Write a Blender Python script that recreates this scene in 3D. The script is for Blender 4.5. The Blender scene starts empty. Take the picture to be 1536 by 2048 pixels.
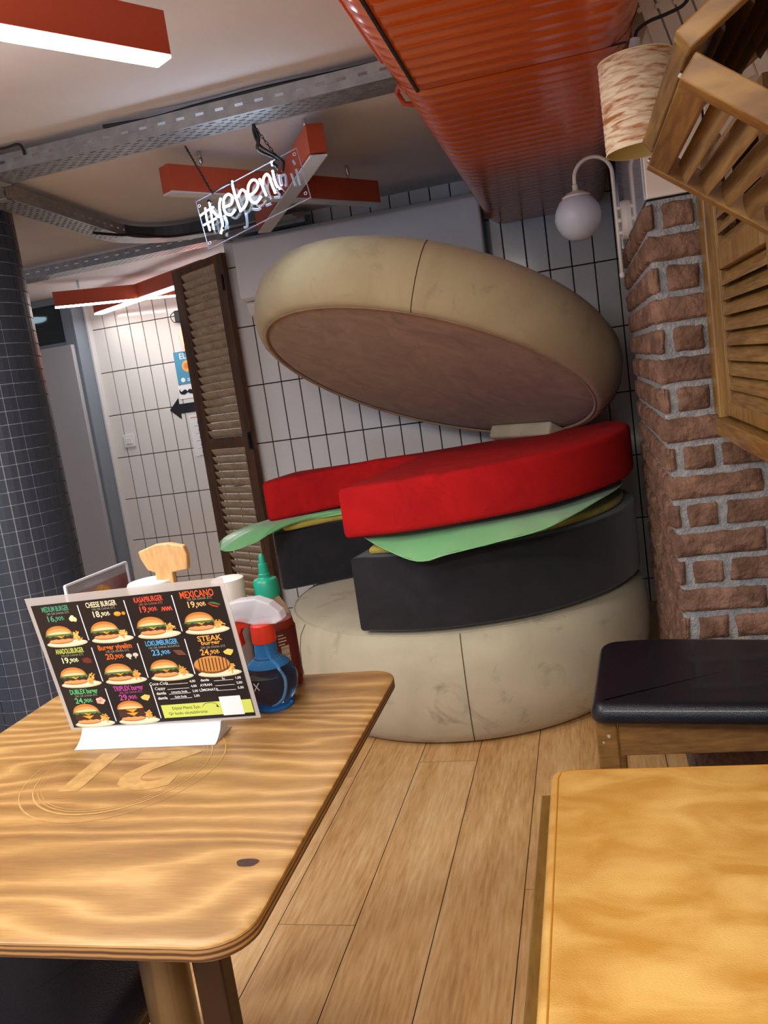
import bpy, bmesh, math, random
from mathutils import Vector, Matrix, noise
random.seed(7)
PI = math.pi
C = bpy.context.scene.collection
SC = bpy.context.scene

# ------------------------------------------------------------------ camera
CAM_YAW, CAM_PITCH, CAM_ROLL, CAM_F = 0.24653135, -0.15197936, -0.14420491, 1685.78
cam = bpy.data.cameras.new('camera'); camo = bpy.data.objects.new('camera', cam); C.objects.link(camo)
_f = Vector((-math.sin(CAM_YAW)*math.cos(CAM_PITCH), math.cos(CAM_YAW)*math.cos(CAM_PITCH), math.sin(CAM_PITCH)))
_r = Vector((math.cos(CAM_YAW), math.sin(CAM_YAW), 0)); _u = _r.cross(_f)
_cr, _sr = math.cos(CAM_ROLL), math.sin(CAM_ROLL)
_r2 = _cr*_r + _sr*_u; _u2 = -_sr*_r + _cr*_u
camo.matrix_world = Matrix(((_r2.x, _u2.x, -_f.x, 0), (_r2.y, _u2.y, -_f.y, 0), (_r2.z, _u2.z, -_f.z, 1.22), (0, 0, 0, 1)))
cam.sensor_fit = 'VERTICAL'; cam.sensor_height = 36.0; cam.lens = 36.0*CAM_F/2048.0
cam.clip_start = 0.02
SC.camera = camo
# ------------------------------------------------------------------ world, exposure
SC.view_settings.view_transform = 'Standard'; SC.view_settings.look = 'None'
SC.view_settings.gamma = 1.0; SC.view_settings.use_curve_mapping = False
SC.view_settings.exposure = 0.42
w = bpy.data.worlds.new('world'); SC.world = w; w.use_nodes = True
w.node_tree.nodes['Background'].inputs[0].default_value = (0.66, 0.80, 1.10, 1)
w.node_tree.nodes['Background'].inputs[1].default_value = 0.62
# big room lamps behind the viewer (the dining room goes on behind the camera)
def area(name, loc, rot, sx, sy, e, col):
    l = bpy.data.lights.new(name, 'AREA'); l.shape = 'RECTANGLE'; l.size = sx; l.size_y = sy; l.energy = e; l.color = col
    o = bpy.data.objects.new(name, l); C.objects.link(o); o.location = loc; o.rotation_euler = rot
    return o
area('ceiling_light_warm', (-0.45, -0.75, 2.05), (0.12, 0, 0.3), 1.4, 0.3, 46, (1.0, 0.95, 0.88))
area('ceiling_light_front', (-1.75, 0.2, 2.05), (0, 0, 0.5), 1.2, 0.25, 34, (0.98, 0.98, 1.0))
LAMP_E, NEON_E = 27.0, 26.0

# ------------------------------------------------------------------ materials
def lin(c):
    return tuple((x/12.92 if x <= .04045 else ((x+.055)/1.055)**2.4) for x in c)
def hexc(h):
    h = h.lstrip('#'); return lin([int(h[i:i+2], 16)/255 for i in (0, 2, 4)])
MATS = {}
def mat(name, col, rough=.5, metal=0, col2=None, nscale=8, stretch=(1, 1, 1), bump=0, bscale=200, emit=0, trans=0, ior=1.45, coat=0, sheen=0, alpha=1, detail=6, lo=.35, hi=.65, dist=0, spec=None, bdist=.002):
    if name in MATS: return MATS[name]
    m = bpy.data.materials.new(name); m.use_nodes = True; MATS[name] = m
    nt = m.node_tree; N = nt.nodes; L = nt.links; b = N['Principled BSDF']
    col = hexc(col) if isinstance(col, str) else col
    b.inputs['Base Color'].default_value = (*col, 1); b.inputs['Roughness'].default_value = rough
    b.inputs['Metallic'].default_value = metal; b.inputs['IOR'].default_value = ior
    b.inputs['Transmission Weight'].default_value = trans; b.inputs['Coat Weight'].default_value = coat
    b.inputs['Sheen Weight'].default_value = sheen; b.inputs['Alpha'].default_value = alpha
    if spec is not None: b.inputs['Specular IOR Level'].default_value = spec
    if emit:
        b.inputs['Emission Color'].default_value = (*col, 1); b.inputs['Emission Strength'].default_value = emit
    tc = N.new('ShaderNodeTexCoord'); mp = N.new('ShaderNodeMapping'); mp.inputs['Scale'].default_value = stretch
    L.new(tc.outputs['Object'], mp.inputs[0])
    m['mp'] = 1
    if col2 is not None:
        col2 = hexc(col2) if isinstance(col2, str) else col2
        n = N.new('ShaderNodeTexNoise'); n.inputs['Scale'].default_value = nscale; n.inputs['Detail'].default_value = detail
        n.inputs['Distortion'].default_value = dist
        L.new(mp.outputs[0], n.inputs['Vector'])
        r = N.new('ShaderNodeValToRGB'); r.color_ramp.elements[0].position = lo; r.color_ramp.elements[1].position = hi
        r.color_ramp.elements[0].color = (*col, 1); r.color_ramp.elements[1].color = (*col2, 1)
        L.new(n.outputs['Fac'], r.inputs[0]); L.new(r.outputs[0], b.inputs['Base Color'])
        r.name = 'ramp'
    if bump:
        n2 = N.new('ShaderNodeTexNoise'); n2.inputs['Scale'].default_value = bscale; n2.inputs['Detail'].default_value = 4
        L.new(mp.outputs[0], n2.inputs['Vector'])
        bp = N.new('ShaderNodeBump'); bp.inputs['Strength'].default_value = bump; bp.inputs['Distance'].default_value = bdist
        L.new(n2.outputs['Fac'], bp.inputs['Height']); L.new(bp.outputs[0], b.inputs['Normal'])
    return m

def wood(name, c1, c2, c3, scale=3, stretch=(1, 1, 1), rough=.4, wdist=6, coat=0, uv=False, fine=60, lo=.3, hi=.7, plank=False, wave=True):
    """layered wood: broad cathedral figure from a distorted wave plus a fine stretched grain"""
    m = bpy.data.materials.new(name); m.use_nodes = True; MATS[name] = m
    nt = m.node_tree; N = nt.nodes; L = nt.links; b = N['Principled BSDF']
    b.inputs['Roughness'].default_value = rough; b.inputs['Coat Weight'].default_value = coat
    tc = N.new('ShaderNodeTexCoord'); mp = N.new('ShaderNodeMapping'); mp.inputs['Scale'].default_value = stretch
    L.new(tc.outputs['UV' if uv else 'Object'], mp.inputs[0])
    n1 = N.new('ShaderNodeTexNoise'); n1.inputs['Scale'].default_value = scale; n1.inputs['Detail'].default_value = 3
    n1.inputs['Distortion'].default_value = .6; L.new(mp.outputs[0], n1.inputs['Vector'])
    mul = N.new('ShaderNodeMath'); mul.operation = 'MULTIPLY'; mul.inputs[1].default_value = wdist; L.new(n1.outputs['Fac'], mul.inputs[0])
    fr = N.new('ShaderNodeMath'); fr.operation = 'PINGPONG'; fr.inputs[1].default_value = 1.0; L.new(mul.outputs[0], fr.inputs[0])
    n2 = N.new('ShaderNodeTexNoise'); n2.inputs['Scale'].default_value = fine; n2.inputs['Detail'].default_value = 5
    L.new(mp.outputs[0], n2.inputs['Vector'])
    mx = N.new('ShaderNodeMath'); mx.operation = 'MULTIPLY_ADD'; mx.inputs[1].default_value = .55; L.new(n2.outputs['Fac'], mx.inputs[0])
    ms = N.new('ShaderNodeMath'); ms.operation = 'MULTIPLY'; ms.inputs[1].default_value = .5 if wave else .0; L.new(fr.outputs[0], ms.inputs[0])
    if not wave:
        L.new(n1.outputs['Fac'], ms.inputs[0]); ms.inputs[1].default_value = .5
    L.new(ms.outputs[0], mx.inputs[2])
    r = N.new('ShaderNodeValToRGB'); e = r.color_ramp.elements
    e[0].position = lo; e[1].position = hi; e[0].color = (*hexc(c1), 1); e[1].color = (*hexc(c3), 1)
    k = e.new((lo+hi)/2); k.color = (*hexc(c2), 1)
    L.new(mx.outputs[0], r.inputs[0]); L.new(r.outputs[0], b.inputs['Base Color'])
    bp = N.new('ShaderNodeBump'); bp.inputs['Strength'].default_value = .15; bp.inputs['Distance'].default_value = .001
    L.new(n2.outputs['Fac'], bp.inputs['Height']); L.new(bp.outputs[0], b.inputs['Normal'])
    return m

# ------------------------------------------------------------------ mesh helpers
class MB:
    def __init__(s, M=None): s.v = []; s.f = []; s.mi = []; s.uv = None; s.M = M or Matrix(); s.cur = 0
    def add(s, vs, fs, mi=None):
        o = len(s.v); s.v += [s.M @ Vector(p) for p in vs]; s.f += [[i+o for i in f] for f in fs]
        s.mi += [s.cur if mi is None else mi]*len(fs); return s
    def box(s, a, b, mi=None):
        x0, y0, z0 = [min(a[i], b[i]) for i in range(3)]; x1, y1, z1 = [max(a[i], b[i]) for i in range(3)]
        return s.add([(x0, y0, z0), (x1, y0, z0), (x1, y1, z0), (x0, y1, z0), (x0, y0, z1), (x1, y0, z1), (x1, y1, z1), (x0, y1, z1)],
                     [(0, 3, 2, 1), (4, 5, 6, 7), (0, 1, 5, 4), (1, 2, 6, 5), (2, 3, 7, 6), (3, 0, 4, 7)], mi)
    def prism(s, poly, z0, z1, mi=None):
        """poly: xy list (ccw), z extents"""
        n = len(poly)
        vs = [(x, y, z0) for x, y in poly]+[(x, y, z1) for x, y in poly]
        fs = [list(range(n))[::-1], [n+i for i in range(n)]]+[(i, (i+1) % n, n+(i+1) % n, n+i) for i in range(n)]
        return s.add(vs, fs, mi)
    def slab(s, poly, prof, mi=None, fan=False):
        """stack of scaled rings: prof = list of (inset, z); inset along outline normals of a convex-ish polygon"""
        n = len(poly); P = [Vector((x, y)) for x, y in poly]; rings = []
        nr = []
        for i in range(n):
            t = (P[(i+1) % n]-P[i-1]).normalized(); nr.append(Vector((t.y, -t.x)))
        prof = [(prof[0][0]+.012, prof[0][1])]+list(prof)+[(prof[-1][0]+.012, prof[-1][1])]
        for ins, z in prof: rings.append([(P[i].x-nr[i].x*ins, P[i].y-nr[i].y*ins, z) for i in range(n)])
        vs = [p for r in rings for p in r]; m = len(rings)
        if fan:
            c = sum(P, Vector((0, 0)))/n; vs += [(c.x, c.y, prof[0][1]), (c.x, c.y, prof[-1][1])]
            fs = [((i+1) % n, i, m*n) for i in range(n)]+[((m-1)*n+i, (m-1)*n+(i+1) % n, m*n+1) for i in range(n)]
        else: fs = [list(range(n))[::-1], [(m-1)*n+i for i in range(n)]]
        for k in range(m-1):
            for i in range(n):
                j = (i+1) % n; fs.append((k*n+i, k*n+j, (k+1)*n+j, (k+1)*n+i))
        return s.add(vs, fs, mi)
    def lathe(s, prof, seg=32, c=(0, 0, 0), ax='z', mi=None, cap=True):
        vs = []; fs = []; m = len(prof)
        for r, h in prof:
            for i in range(seg):
                a = 2*PI*i/seg; x, y = r*math.cos(a), r*math.sin(a)
                p = {'z': (x, y, h), 'x': (h, x, y), 'y': (y, h, x)}[ax]
                vs.append((p[0]+c[0], p[1]+c[1], p[2]+c[2]))
        for k in range(m-1):
            for i in range(seg):
                j = (i+1) % seg; fs.append((k*seg+i, k*seg+j, (k+1)*seg+j, (k+1)*seg+i))
        if cap: fs += [list(range(seg))[::-1], [(m-1)*seg+i for i in range(seg)]]
        return s.add(vs, fs, mi)
    def tube(s, pts, r, seg=10, mi=None, closed=False, cap=True):
        P = [Vector(p) for p in pts]; n = len(P); vs = []; fs = []
        rr = r if isinstance(r, (list, tuple)) else [r]*n
        t0 = (P[1]-P[0]).normalized(); a = Vector((0, 0, 1)) if abs(t0.z) < .9 else Vector((1, 0, 0))
        nrm = (a-a.dot(t0)*t0).normalized()
        for i in range(n):
            if closed: t = (P[(i+1) % n]-P[i-1]).normalized()
            else: t = (P[min(i+1, n-1)]-P[max(i-1, 0)]).normalized()
            nrm = (nrm-nrm.dot(t)*t).normalized(); bn = t.cross(nrm)
            for k in range(seg):
                an = 2*PI*k/seg; vs.append(P[i]+rr[i]*(math.cos(an)*nrm+math.sin(an)*bn))
        for i in range(n if closed else n-1):
            j = (i+1) % n
            for k in range(seg):
                l = (k+1) % seg; fs.append((i*seg+k, i*seg+l, j*seg+l, j*seg+k))
        if not closed and cap: fs += [list(range(seg))[::-1], [(n-1)*seg+k for k in range(seg)]]
        return s.add(vs, fs, mi)
    def beam(s, p, q, w, h, up=(0, 0, 1), mi=None):
        p = Vector(p); q = Vector(q); t = (q-p).normalized(); u = Vector(up); sd = t.cross(u).normalized(); u = sd.cross(t)
        vs = []
        for c in (p, q):
            for a, b in ((-1, -1), (1, -1), (1, 1), (-1, 1)): vs.append(c+sd*(a*w/2)+u*(b*h/2))
        return s.add(vs, [(0, 1, 2, 3), (7, 6, 5, 4), (0, 4, 5, 1), (1, 5, 6, 2), (2, 6, 7, 3), (3, 7, 4, 0)], mi)
    def build(s, name, mats, parent=None, smooth=False, bevel=0, bseg=2, sub=0, solid=0, uvs=None, auto=None):
        me = bpy.data.meshes.new(name)
        off = Vector(parent['_at']) if parent is not None and '_at' in parent else Vector((0, 0, 0))
        me.from_pydata([tuple(p-off) for p in s.v], [], s.f)
        mats = mats if isinstance(mats, (list, tuple)) else [mats]
        for m in mats: me.materials.append(m)
        me.polygons.foreach_set('material_index', s.mi)
        if uvs:
            ul = me.uv_layers.new(name='UVMap')
            k = 0
            for f in uvs:
                for c in f: ul.data[k].uv = c; k += 1
        bm = bmesh.new(); bm.from_mesh(me)
        if not uvs: bmesh.ops.recalc_face_normals(bm, faces=bm.faces)
        bm.to_mesh(me); bm.free()
        if smooth: me.polygons.foreach_set('use_smooth', [len(p.vertices) < 9 for p in me.polygons])
        o = bpy.data.objects.new(name, me); C.objects.link(o)
        if parent is not None:
            o.parent = parent
            if '_at' in parent: o['_at'] = (0, 0, 0) if parent.type != 'EMPTY' else tuple(off)
            o['_at'] = tuple(off)
        else: o['_at'] = (0, 0, 0)
        if bevel:
            b = o.modifiers.new('bevel', 'BEVEL'); b.width = bevel; b.segments = bseg; b.limit_method = 'ANGLE'; b.angle_limit = math.radians(35)
        if sub:
            b = o.modifiers.new('sub', 'SUBSURF'); b.levels = sub; b.render_levels = sub
        if auto is not None:
            me.set_sharp_from_angle(angle=math.radians(auto))
        return o
def tag(o, label=None, cat=None, group=None, kind=None):
    if label: o['label'] = label
    if cat: o['category'] = cat
    if group: o['group'] = group
    if kind: o['kind'] = kind
    return o
def thing(name, label, cat, at=(0, 0, 0), group=None):
    o = bpy.data.objects.new(name, None); C.objects.link(o); o.location = at; o['_at'] = tuple(at); o.empty_display_size = .05
    return tag(o, label, cat, group)
def struct(o): o['kind'] = 'structure'; return o
def rrect(x0, y0, x1, y1, r, n=6):
    out = []
    for cx, cy, a0 in ((x1-r, y0+r, -90), (x1-r, y1-r, 0), (x0+r, y1-r, 90), (x0+r, y0+r, 180)):
        for i in range(n+1):
            a = math.radians(a0+90*i/n); out.append((cx+r*math.cos(a), cy+r*math.sin(a)))
    return out
def roundpoly(corners, n=6):
    """corners: list of (x, y, r) ccw"""
    out = []; m = len(corners)
    for i in range(m):
        p = Vector(corners[i][:2]); a = Vector(corners[i-1][:2]); b = Vector(corners[(i+1) % m][:2]); r = corners[i][2]
        d1 = (a-p).normalized(); d2 = (b-p).normalized(); ang = d1.angle(d2); t = r/math.tan(ang/2)
        s0 = p+d1*t; s1 = p+d2*t; c = p+(d1+d2).normalized()*(r/math.sin(ang/2))
        for k in range(n+1):
            q = (s0-c).lerp(s1-c, k/n); q = q.normalized()*r; out.append((c.x+q.x, c.y+q.y))
    return out
def frame(origin, u, v):
    """matrix taking local (x, y, z) to origin + x*u + y*v + z*(u x v)"""
    u = Vector(u).normalized(); v = Vector(v); v = (v-v.dot(u)*u).normalized(); n = u.cross(v)
    return Matrix(((u.x, v.x, n.x, origin[0]), (u.y, v.y, n.y, origin[1]), (u.z, v.z, n.z, origin[2]), (0, 0, 0, 1)))
_fc = {}
def textgeo(body, size, shear=0, bold=0):
    k = (body, size, shear, bold)
    if k in _fc: return _fc[k]
    cu = bpy.data.curves.new('lettering', 'FONT'); cu.body = body; cu.size = size; cu.align_x = 'CENTER'; cu.align_y = 'CENTER'
    cu.shear = shear; cu.offset = bold*size; cu.resolution_u = 3
    o = bpy.data.objects.new('lettering', cu); C.objects.link(o)
    dg = bpy.context.evaluated_depsgraph_get(); me = bpy.data.meshes.new_from_object(o.evaluated_get(dg))
    vs = [(p.co.x, p.co.y) for p in me.vertices]; fs = [list(p.vertices) for p in me.polygons]
    bpy.data.objects.remove(o); bpy.data.curves.remove(cu); bpy.data.meshes.remove(me)
    _fc[k] = (vs, fs); return _fc[k]
def put_text(mb, body, x, y, size, z=0, mi=None, rot=0, fitw=None, shear=0, bold=0):
    vs, fs = textgeo(body, size, shear, bold)
    if not vs: return
    sx = 1
    if fitw: wd = max(p[0] for p in vs)-min(p[0] for p in vs); sx = fitw/wd
    c, s = math.cos(rot), math.sin(rot)
    mb.add([(x+c*p[0]*sx-s*p[1], y+s*p[0]*sx+c*p[1], z) for p in vs], fs, mi)
# ------------------------------------------------------------------ shared materials
M_wtile = mat('white_glazed_tile', '#dcdad6', .12, spec=.6)
M_grout = mat('dark_grout', '#121318', .9)
M_ceil = mat('ceiling_paint', '#d3d3d8', .85, col2='#cccbd0', nscale=3)
M_plaster = mat('white_plaster', '#c9c7c6', .7)
M_slate = mat('mosaic_slate', '#414856', .38, col2='#383f4c', nscale=300, bump=.2, bscale=400, lo=.45, hi=.55)
M_mgrout = mat('mosaic_grout', '#aab0ba', .8)
M_orange = mat('orange_paint', '#a8452a', .45, bump=.05, bscale=300)
M_duct = mat('glossy_orange_enamel', '#cb5b14', .20, col2='#bf5212', nscale=2, coat=.15)
M_steel = mat('galvanised_steel', '#9a9c9f', .40, metal=.7, col2='#8c8e92', nscale=25, lo=.4, hi=.6)
M_black = mat('black_plastic', '#14151a', .5)
M_white = mat('white_plastic', '#dfdfdd', .35)
M_wmet = mat('cream_metal', '#d8cfc4', .35)
M_acw = mat('cool_white_casing', '#dcdcde', .35)
M_diff = mat('milky_diffuser', '#c9c9cc', .4)
M_lit = mat('lit_diffuser', (1.0, .97, .93), .4, emit=LAMP_E)
M_chrome = mat('polished_chrome', '#c0c4c8', .15, metal=1)
M_floorgap = mat('floor_gap', '#1a1410', .9)

# ------------------------------------------------------------------ floor (laminate planks as real boards)
def floor():
    mb = MB(); uvs = []
    pw = .1905; x0 = -.8225
    mb.box((-5.2, -1.6, -.06), (1.6, 6.6, -.0015), 0)
    uvs += [[(0, 0)]*4]*6
    ends = {0: [1.68, 3.06], -1: [2.41, 1.03], 1: [2.49, 1.11], 2: [3.3, .9], 3: [1.82, .5, 3.2], 4: [2.6, 1.2], -2: [1.9], -3: [2.9]}
    for k in range(-23, 13):
        xa = x0+k*pw; xb = xa+pw
        js = sorted(ends.get(k, [random.uniform(1, 2.3)]))
        lo = js[0]; js2 = js[:]
        while lo > -1.6: lo -= 1.38; js2.insert(0, lo)
        hi = js2[-1]
        while hi < 6.6: hi += 1.38; js2.append(hi)
        for a, b in zip(js2, js2[1:]):
            a = max(a, -1.6); b = min(b, 6.6)
            if b-a < .01: continue
            g = .0011; ou, ov = random.uniform(0, 50), random.uniform(0, 50)
            X0, X1, Y0, Y1 = xa+g, xb-g, a+g*.6, b-g*.6
            mb.add([(X0, Y0, 0), (X1, Y0, 0), (X1, Y1, 0), (X0, Y1, 0)], [(0, 1, 2, 3)], 1)
            uvs.append([(X0-xa+ou, Y0+ov), (X1-xa+ou, Y0+ov), (X1-xa+ou, Y1+ov), (X0-xa+ou, Y1+ov)])
    m = wood('oak_laminate', '#9f723f', '#cfa066', '#e5c28e', scale=2.2, stretch=(5.0, .45, 1), rough=.36, wdist=5, uv=True, fine=24, lo=.28, hi=.72, wave=False)
    o = mb.build('floor', [M_floorgap, m], uvs=uvs); struct(o)
floor()
# ------------------------------------------------------------------ walls
def tile_plane(mb, M, u0, u1, v0, v1, pu, pv, fu, fv, g=.0026, th=.007, ch=.0022):
    """tiles on local xy plane, front is +z"""
    k0 = math.floor((u0-fu)/pu); k1 = math.ceil((u1-fu)/pu); j0 = math.floor((v0-fv)/pv); j1 = math.ceil((v1-fv)/pv)
    for k in range(k0, k1):
        a, b = max(u0, fu+k*pu+g), min(u1, fu+(k+1)*pu-g)
        if b-a < .004: continue
        for j in range(j0, j1):
            c, d = max(v0, fv+j*pv+g), min(v1, fv+(j+1)*pv-g)
            if d-c < .004: continue
            t = random.uniform(-.0006, .0006); t2 = random.uniform(-.0006, .0006)
            q = [(a, c, 0), (b, c, 0), (b, d, 0), (a, d, 0)]
            q1 = [(a, c, th-ch), (b, c, th-ch), (b, d, th-ch), (a, d, th-ch)]
            q2 = [(a+ch, c+ch, th+t), (b-ch, c+ch, th+t2), (b-ch, d-ch, th-t), (a+ch, d-ch, th-t2)]
            vs = [M @ Vector(p) for p in q+q1+q2]
            fs = [(8, 9, 10, 11)]+[(i, (i+1) % 4, 4+(i+1) % 4, 4+i) for i in range(4)]+[(4+i, 4+(i+1) % 4, 8+(i+1) % 4, 8+i) for i in range(4)]
            mb.add(vs, fs, 1)
def M_negY(y): return Matrix(((1, 0, 0, 0), (0, 0, -1, y), (0, 1, 0, 0), (0, 0, 0, 1)))   # local x->X, y->Z, z->-Y
CEIL = 2.104
mb = MB(); mb.box((-1.70, 4.22, 0), (-.335, 4.40, CEIL), 0)
tile_plane(mb, M_negY(4.22), -1.70, -.335, 0, CEIL, .0995, .304, -1.0086, 1.296)
struct(mb.build('wall_back', [M_grout, M_wtile]))
mb = MB(); mb.box((-.335, 4.11, 0), (1.3, 4.40, CEIL), 0)
tile_plane(mb, M_negY(4.11), -.335, 1.3, 0, CEIL, .1003, .300, .0164, 1.6146)
struct(mb.build('wall_recess', [M_grout, M_wtile]))
mb = MB(); mb.box((-3.31, 5.5, 0), (-1.5, 5.65, CEIL), 0)
tile_plane(mb, M_negY(5.5), -3.31, -1.5, 0, CEIL, .0995, .305, -3.3035, 1.866)
struct(mb.build('wall_far', [M_grout, M_wtile]))
mb = MB(); mb.box((-1.70, 4.405, 0), (-1.55, 5.49, CEIL), 0); struct(mb.build('wall_passage', M_plaster))
# passage beyond the doorway on the far left
mb = MB(); mb.box((-5.2, 6.35, 0), (-3.2, 6.5, CEIL)); mb.box((-5.2, 5.3, 0), (-4.35, 5.44, CEIL)); struct(mb.build('wall_corridor', mat('corridor_paint', '#7f8890', .7)))
mb = MB(); mb.box((-5.35, 2.2, 0), (-5.2, 6.5, CEIL)); struct(mb.build('wall_left', M_plaster))
mb = MB(); mb.box((1.3, -1.6, 0), (1.45, 4.4, CEIL)); struct(mb.build('wall_right', mat('warm_wall_paint', '#b8a48c', .8)))
mb = MB(); mb.box((-5.3, -1.7, CEIL), (1.4, 6.5, CEIL+.12)); struct(mb.build('ceiling', M_ceil))
# door opening in the far left: jambs, transom, leaf
M_jamb = mat('grey_blue_door_frame', '#76828f', .4); M_leaf = mat('pale_grey_door', '#a5a7ad', .45)
M_glass = mat('dark_transom_glass', '#3c4a50', .08, trans=.55)
d = tag(thing('door_1', None, None, (-3.8, 5.3, 0))); d['kind'] = 'structure'
mb = MB(); mb.box((-3.332, 5.30, 0), (-3.312, 5.50, CEIL)); mb.box((-3.40, 5.30, 0), (-3.332, 5.44, CEIL)); mb.box((-4.35, 5.29, 0), (-4.27, 5.45, CEIL)); mb.box((-4.27, 5.31, 2.06), (-3.40, 5.45, CEIL)); mb.box((-4.27, 5.31, 1.775), (-3.40, 5.42, 1.80)); mb.build('door_frame', M_jamb, d, bevel=.004)
mb = MB(); mb.box((-3.312, 5.44, 0), (-3.295, 5.499, CEIL)); mb.build('door_casing', mat('pale_edge_trim', '#d8dadb', .4), d, bevel=.003)
mb = MB(); mb.box((-4.27, 5.255, 0.01), (-3.338, 5.297, 1.772)); mb.build('door_leaf', M_leaf, d, bevel=.002)
mb = MB(); mb.box((-4.27, 5.34, 1.80), (-3.40, 5.348, 2.06)); mb.build('transom_pane', M_glass, d)
# round lamp in the corridor seen through the transom
l = thing('round_ceiling_lamp', 'round lit ceiling lamp glowing behind the transom glass above the grey door', 'ceiling lamp', (-4.02, 5.85, 2.09))
mb = MB(); mb.lathe([(.0, 2.045), (.10, 2.045), (.12, 2.055), (.12, 2.068), (0, 2.072)], 32, (-4.02, 5.85, 0)); mb.build('lamp_glass', mat('lit_round_glass', (1, 1, 1), .4, emit=14), l, smooth=True)
mb = MB(); mb.lathe([(.09, 2.068), (.13, 2.068), (.13, 2.09), (.09, 2.09)], 32, (-4.02, 5.85, 0)); mb.build('lamp_base', M_wmet, l)

# ------------------------------------------------------------------ round mosaic column
def column():
    R = .235; cx, cy = -2.298, 2.95; t = thing('mosaic_column', 'round structural column clad in small dark slate-blue mosaic tiles', 'column', (cx, cy, 0))
    mb = MB(); mb.lathe([(R-.002, 0), (R-.002, CEIL)], 64, (cx, cy, 0)); mb.build('column_core', M_mgrout, t, smooth=True, auto=40)
    mb = MB(); n = 29; g = .0046/R
    for k in range(n):
        a0 = 2*PI*k/n+g/2; a1 = 2*PI*(k+1)/n-g/2
        for j in range(42):
            z0 = j*.0505+.0020; z1 = min(z0+.0465, CEIL)
            vs = []
            for rr in (R-.002, R+.0025):
                for a, z in ((a0, z0), ((a0+a1)/2, z0), (a1, z0), (a1, z1), ((a0+a1)/2, z1), (a0, z1)):
                    q = R if a in (a0, a1) else R+.0008
                    vs.append((cx+(rr+q-R)*math.cos(a), cy+(rr+q-R)*math.sin(a), z))
            fs = [(6, 7, 10, 11), (7, 8, 9, 10)]+[(i, (i+1) % 6, 6+(i+1) % 6, 6+i) for i in range(6)]
            mb.add(vs, fs)
    mb.build('mosaic_tiles', M_slate, t)
column()

# ------------------------------------------------------------------ brick pillar
M_brick = mat('old_red_brick', '#604434', .88, col2='#8d6a55', nscale=16, bdist=.006, bump=1.0, bscale=110, lo=.35, hi=.68)
M_mortar = mat('rough_grey_mortar', '#83868a', .95, col2='#a3a09c', nscale=60, bdist=.006, bump=1.0, bscale=190)
def brick_mesh(mb, u0, u1, v0, v1, W, th=.013):
    """weathered brick: gridded front face with rounded, chipped rim, local x,y on the wall, z out"""
    du = .0055; nu = max(2, round((u1-u0)/du)); nv = max(3, round((v1-v0)/du)); sd = random.uniform(0, 99)
    sk = random.uniform(-.0025, .0025); vs = []; fs = []
    for j in range(nv+1):
        for i in range(nu+1):
            fu, fv = i/nu, j/nv; x = u0+(u1-u0)*fu; y = v0+(v1-v0)*fv+sk*(fu-.5)
            e = min(fu*(u1-u0), (1-fu)*(u1-u0), fv*(v1-v0), (1-fv)*(v1-v0))
            nz = noise.noise(Vector((x*38+sd, y*38, sd))); n2 = noise.noise(Vector((x*130+sd, y*90, 3))); n3 = noise.noise(Vector((x*22, y*22+sd, 7)))
            z = th*(1-math.exp(-e/.0035))*(1.0)+nz*.0042+n2*.0034-abs(n3)*.005-max(0, noise.noise(Vector((x*60+y*25+sd, y*110, 5)))-.25)*.012+noise.noise(Vector((x*260, y*200, sd)))*.0012
            if i in (0, nu): x += n3*.006
            if j in (0, nv): y += nz*.0045
            if e <= 1e-9: z = -.002
            vs.append(W @ Vector((x, y, z)))
    for j in range(nv):
        for i in range(nu):
            a = j*(nu+1)+i; fs.append((a, a+1, a+nu+2, a+nu+1))
    mb.add(vs, fs)
PX, PY, PD = .190, 2.2, 3.15
def pillar():
    t = thing('brick_pillar', 'rough red brick pillar with grey mortar beside the burger seat', 'brick pillar', (.6, 2.6, 0))
    ztop = 1.552; mb = MB(); mb.box((PX+.004, PY+.004, .12), (1.29, PD, ztop)); o = mb.build('mortar_core', M_mortar, t, bevel=.006)
    mb = MB(); W = M_negY(PY+.004); S = Matrix(((0, 0, -1, PX+.004), (-1, 0, 0, 0), (0, 1, 0, 0), (0, 0, 0, 1)))
    h = .0733; k = 0; z1 = ztop-.010
    while z1 > .14:
        z0 = z1-.0605
        if k % 2 == 0:
            u = PX+.001; xs = [(u, u+.019), (u+.034, u+.110)]; u2 = u+.125
        else: xs = []; u2 = PX-.001
        while u2 < 1.28:
            u3 = min(u2+.214+random.uniform(-.006, .006), 1.285)
            if u3-u2 > .02: xs.append((u2, u3))
            u2 = u3+.014
        for a, b in xs: brick_mesh(mb, a+random.uniform(0, .003), b, z0+random.uniform(-.001, .001), z1, W)
        y = PY-.002 if k % 2 == 0 else PY+.001; ys = []
        first = .215 if k % 2 == 0 else .10
        while y < PD-.03:
            y3 = min(y+first, PD); ys.append((y, y3)); y = y3+.013; first = .214
        for a, b in ys: brick_mesh(mb, -b, -a, z0+random.uniform(-.001, .001), z1, S, th=.012)
        z1 -= h; k += 1
    mb.build('bricks', M_brick, t, smooth=True)
    mb = MB(); mb.box((PX-.002, PY-.004, 0), (1.29, PD, .125)); mb.build('skirting', mat('dark_grey_skirting', '#4a4643', .6), t, bevel=.003)
pillar()
t = thing('tiled_pillar_head', 'large cream glazed tiles cladding the pillar above the brick', 'tile cladding', (.6, 2.6, 1.56))
mb = MB(); mb.box((PX+.008, PY+.01, 1.5525), (1.29, PD, CEIL)); mb.build('backing', M_grout, t)
M_ctile = mat('cream_glazed_tile', '#d9cabb', .2)
mb = MB(); tile_plane(mb, M_negY(PY+.01), PX+.004, 1.28, 1.554, CEIL-.001, .143, .30, PX+.004, 1.554)
mb.build('front_tiles', M_ctile, t)
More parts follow.
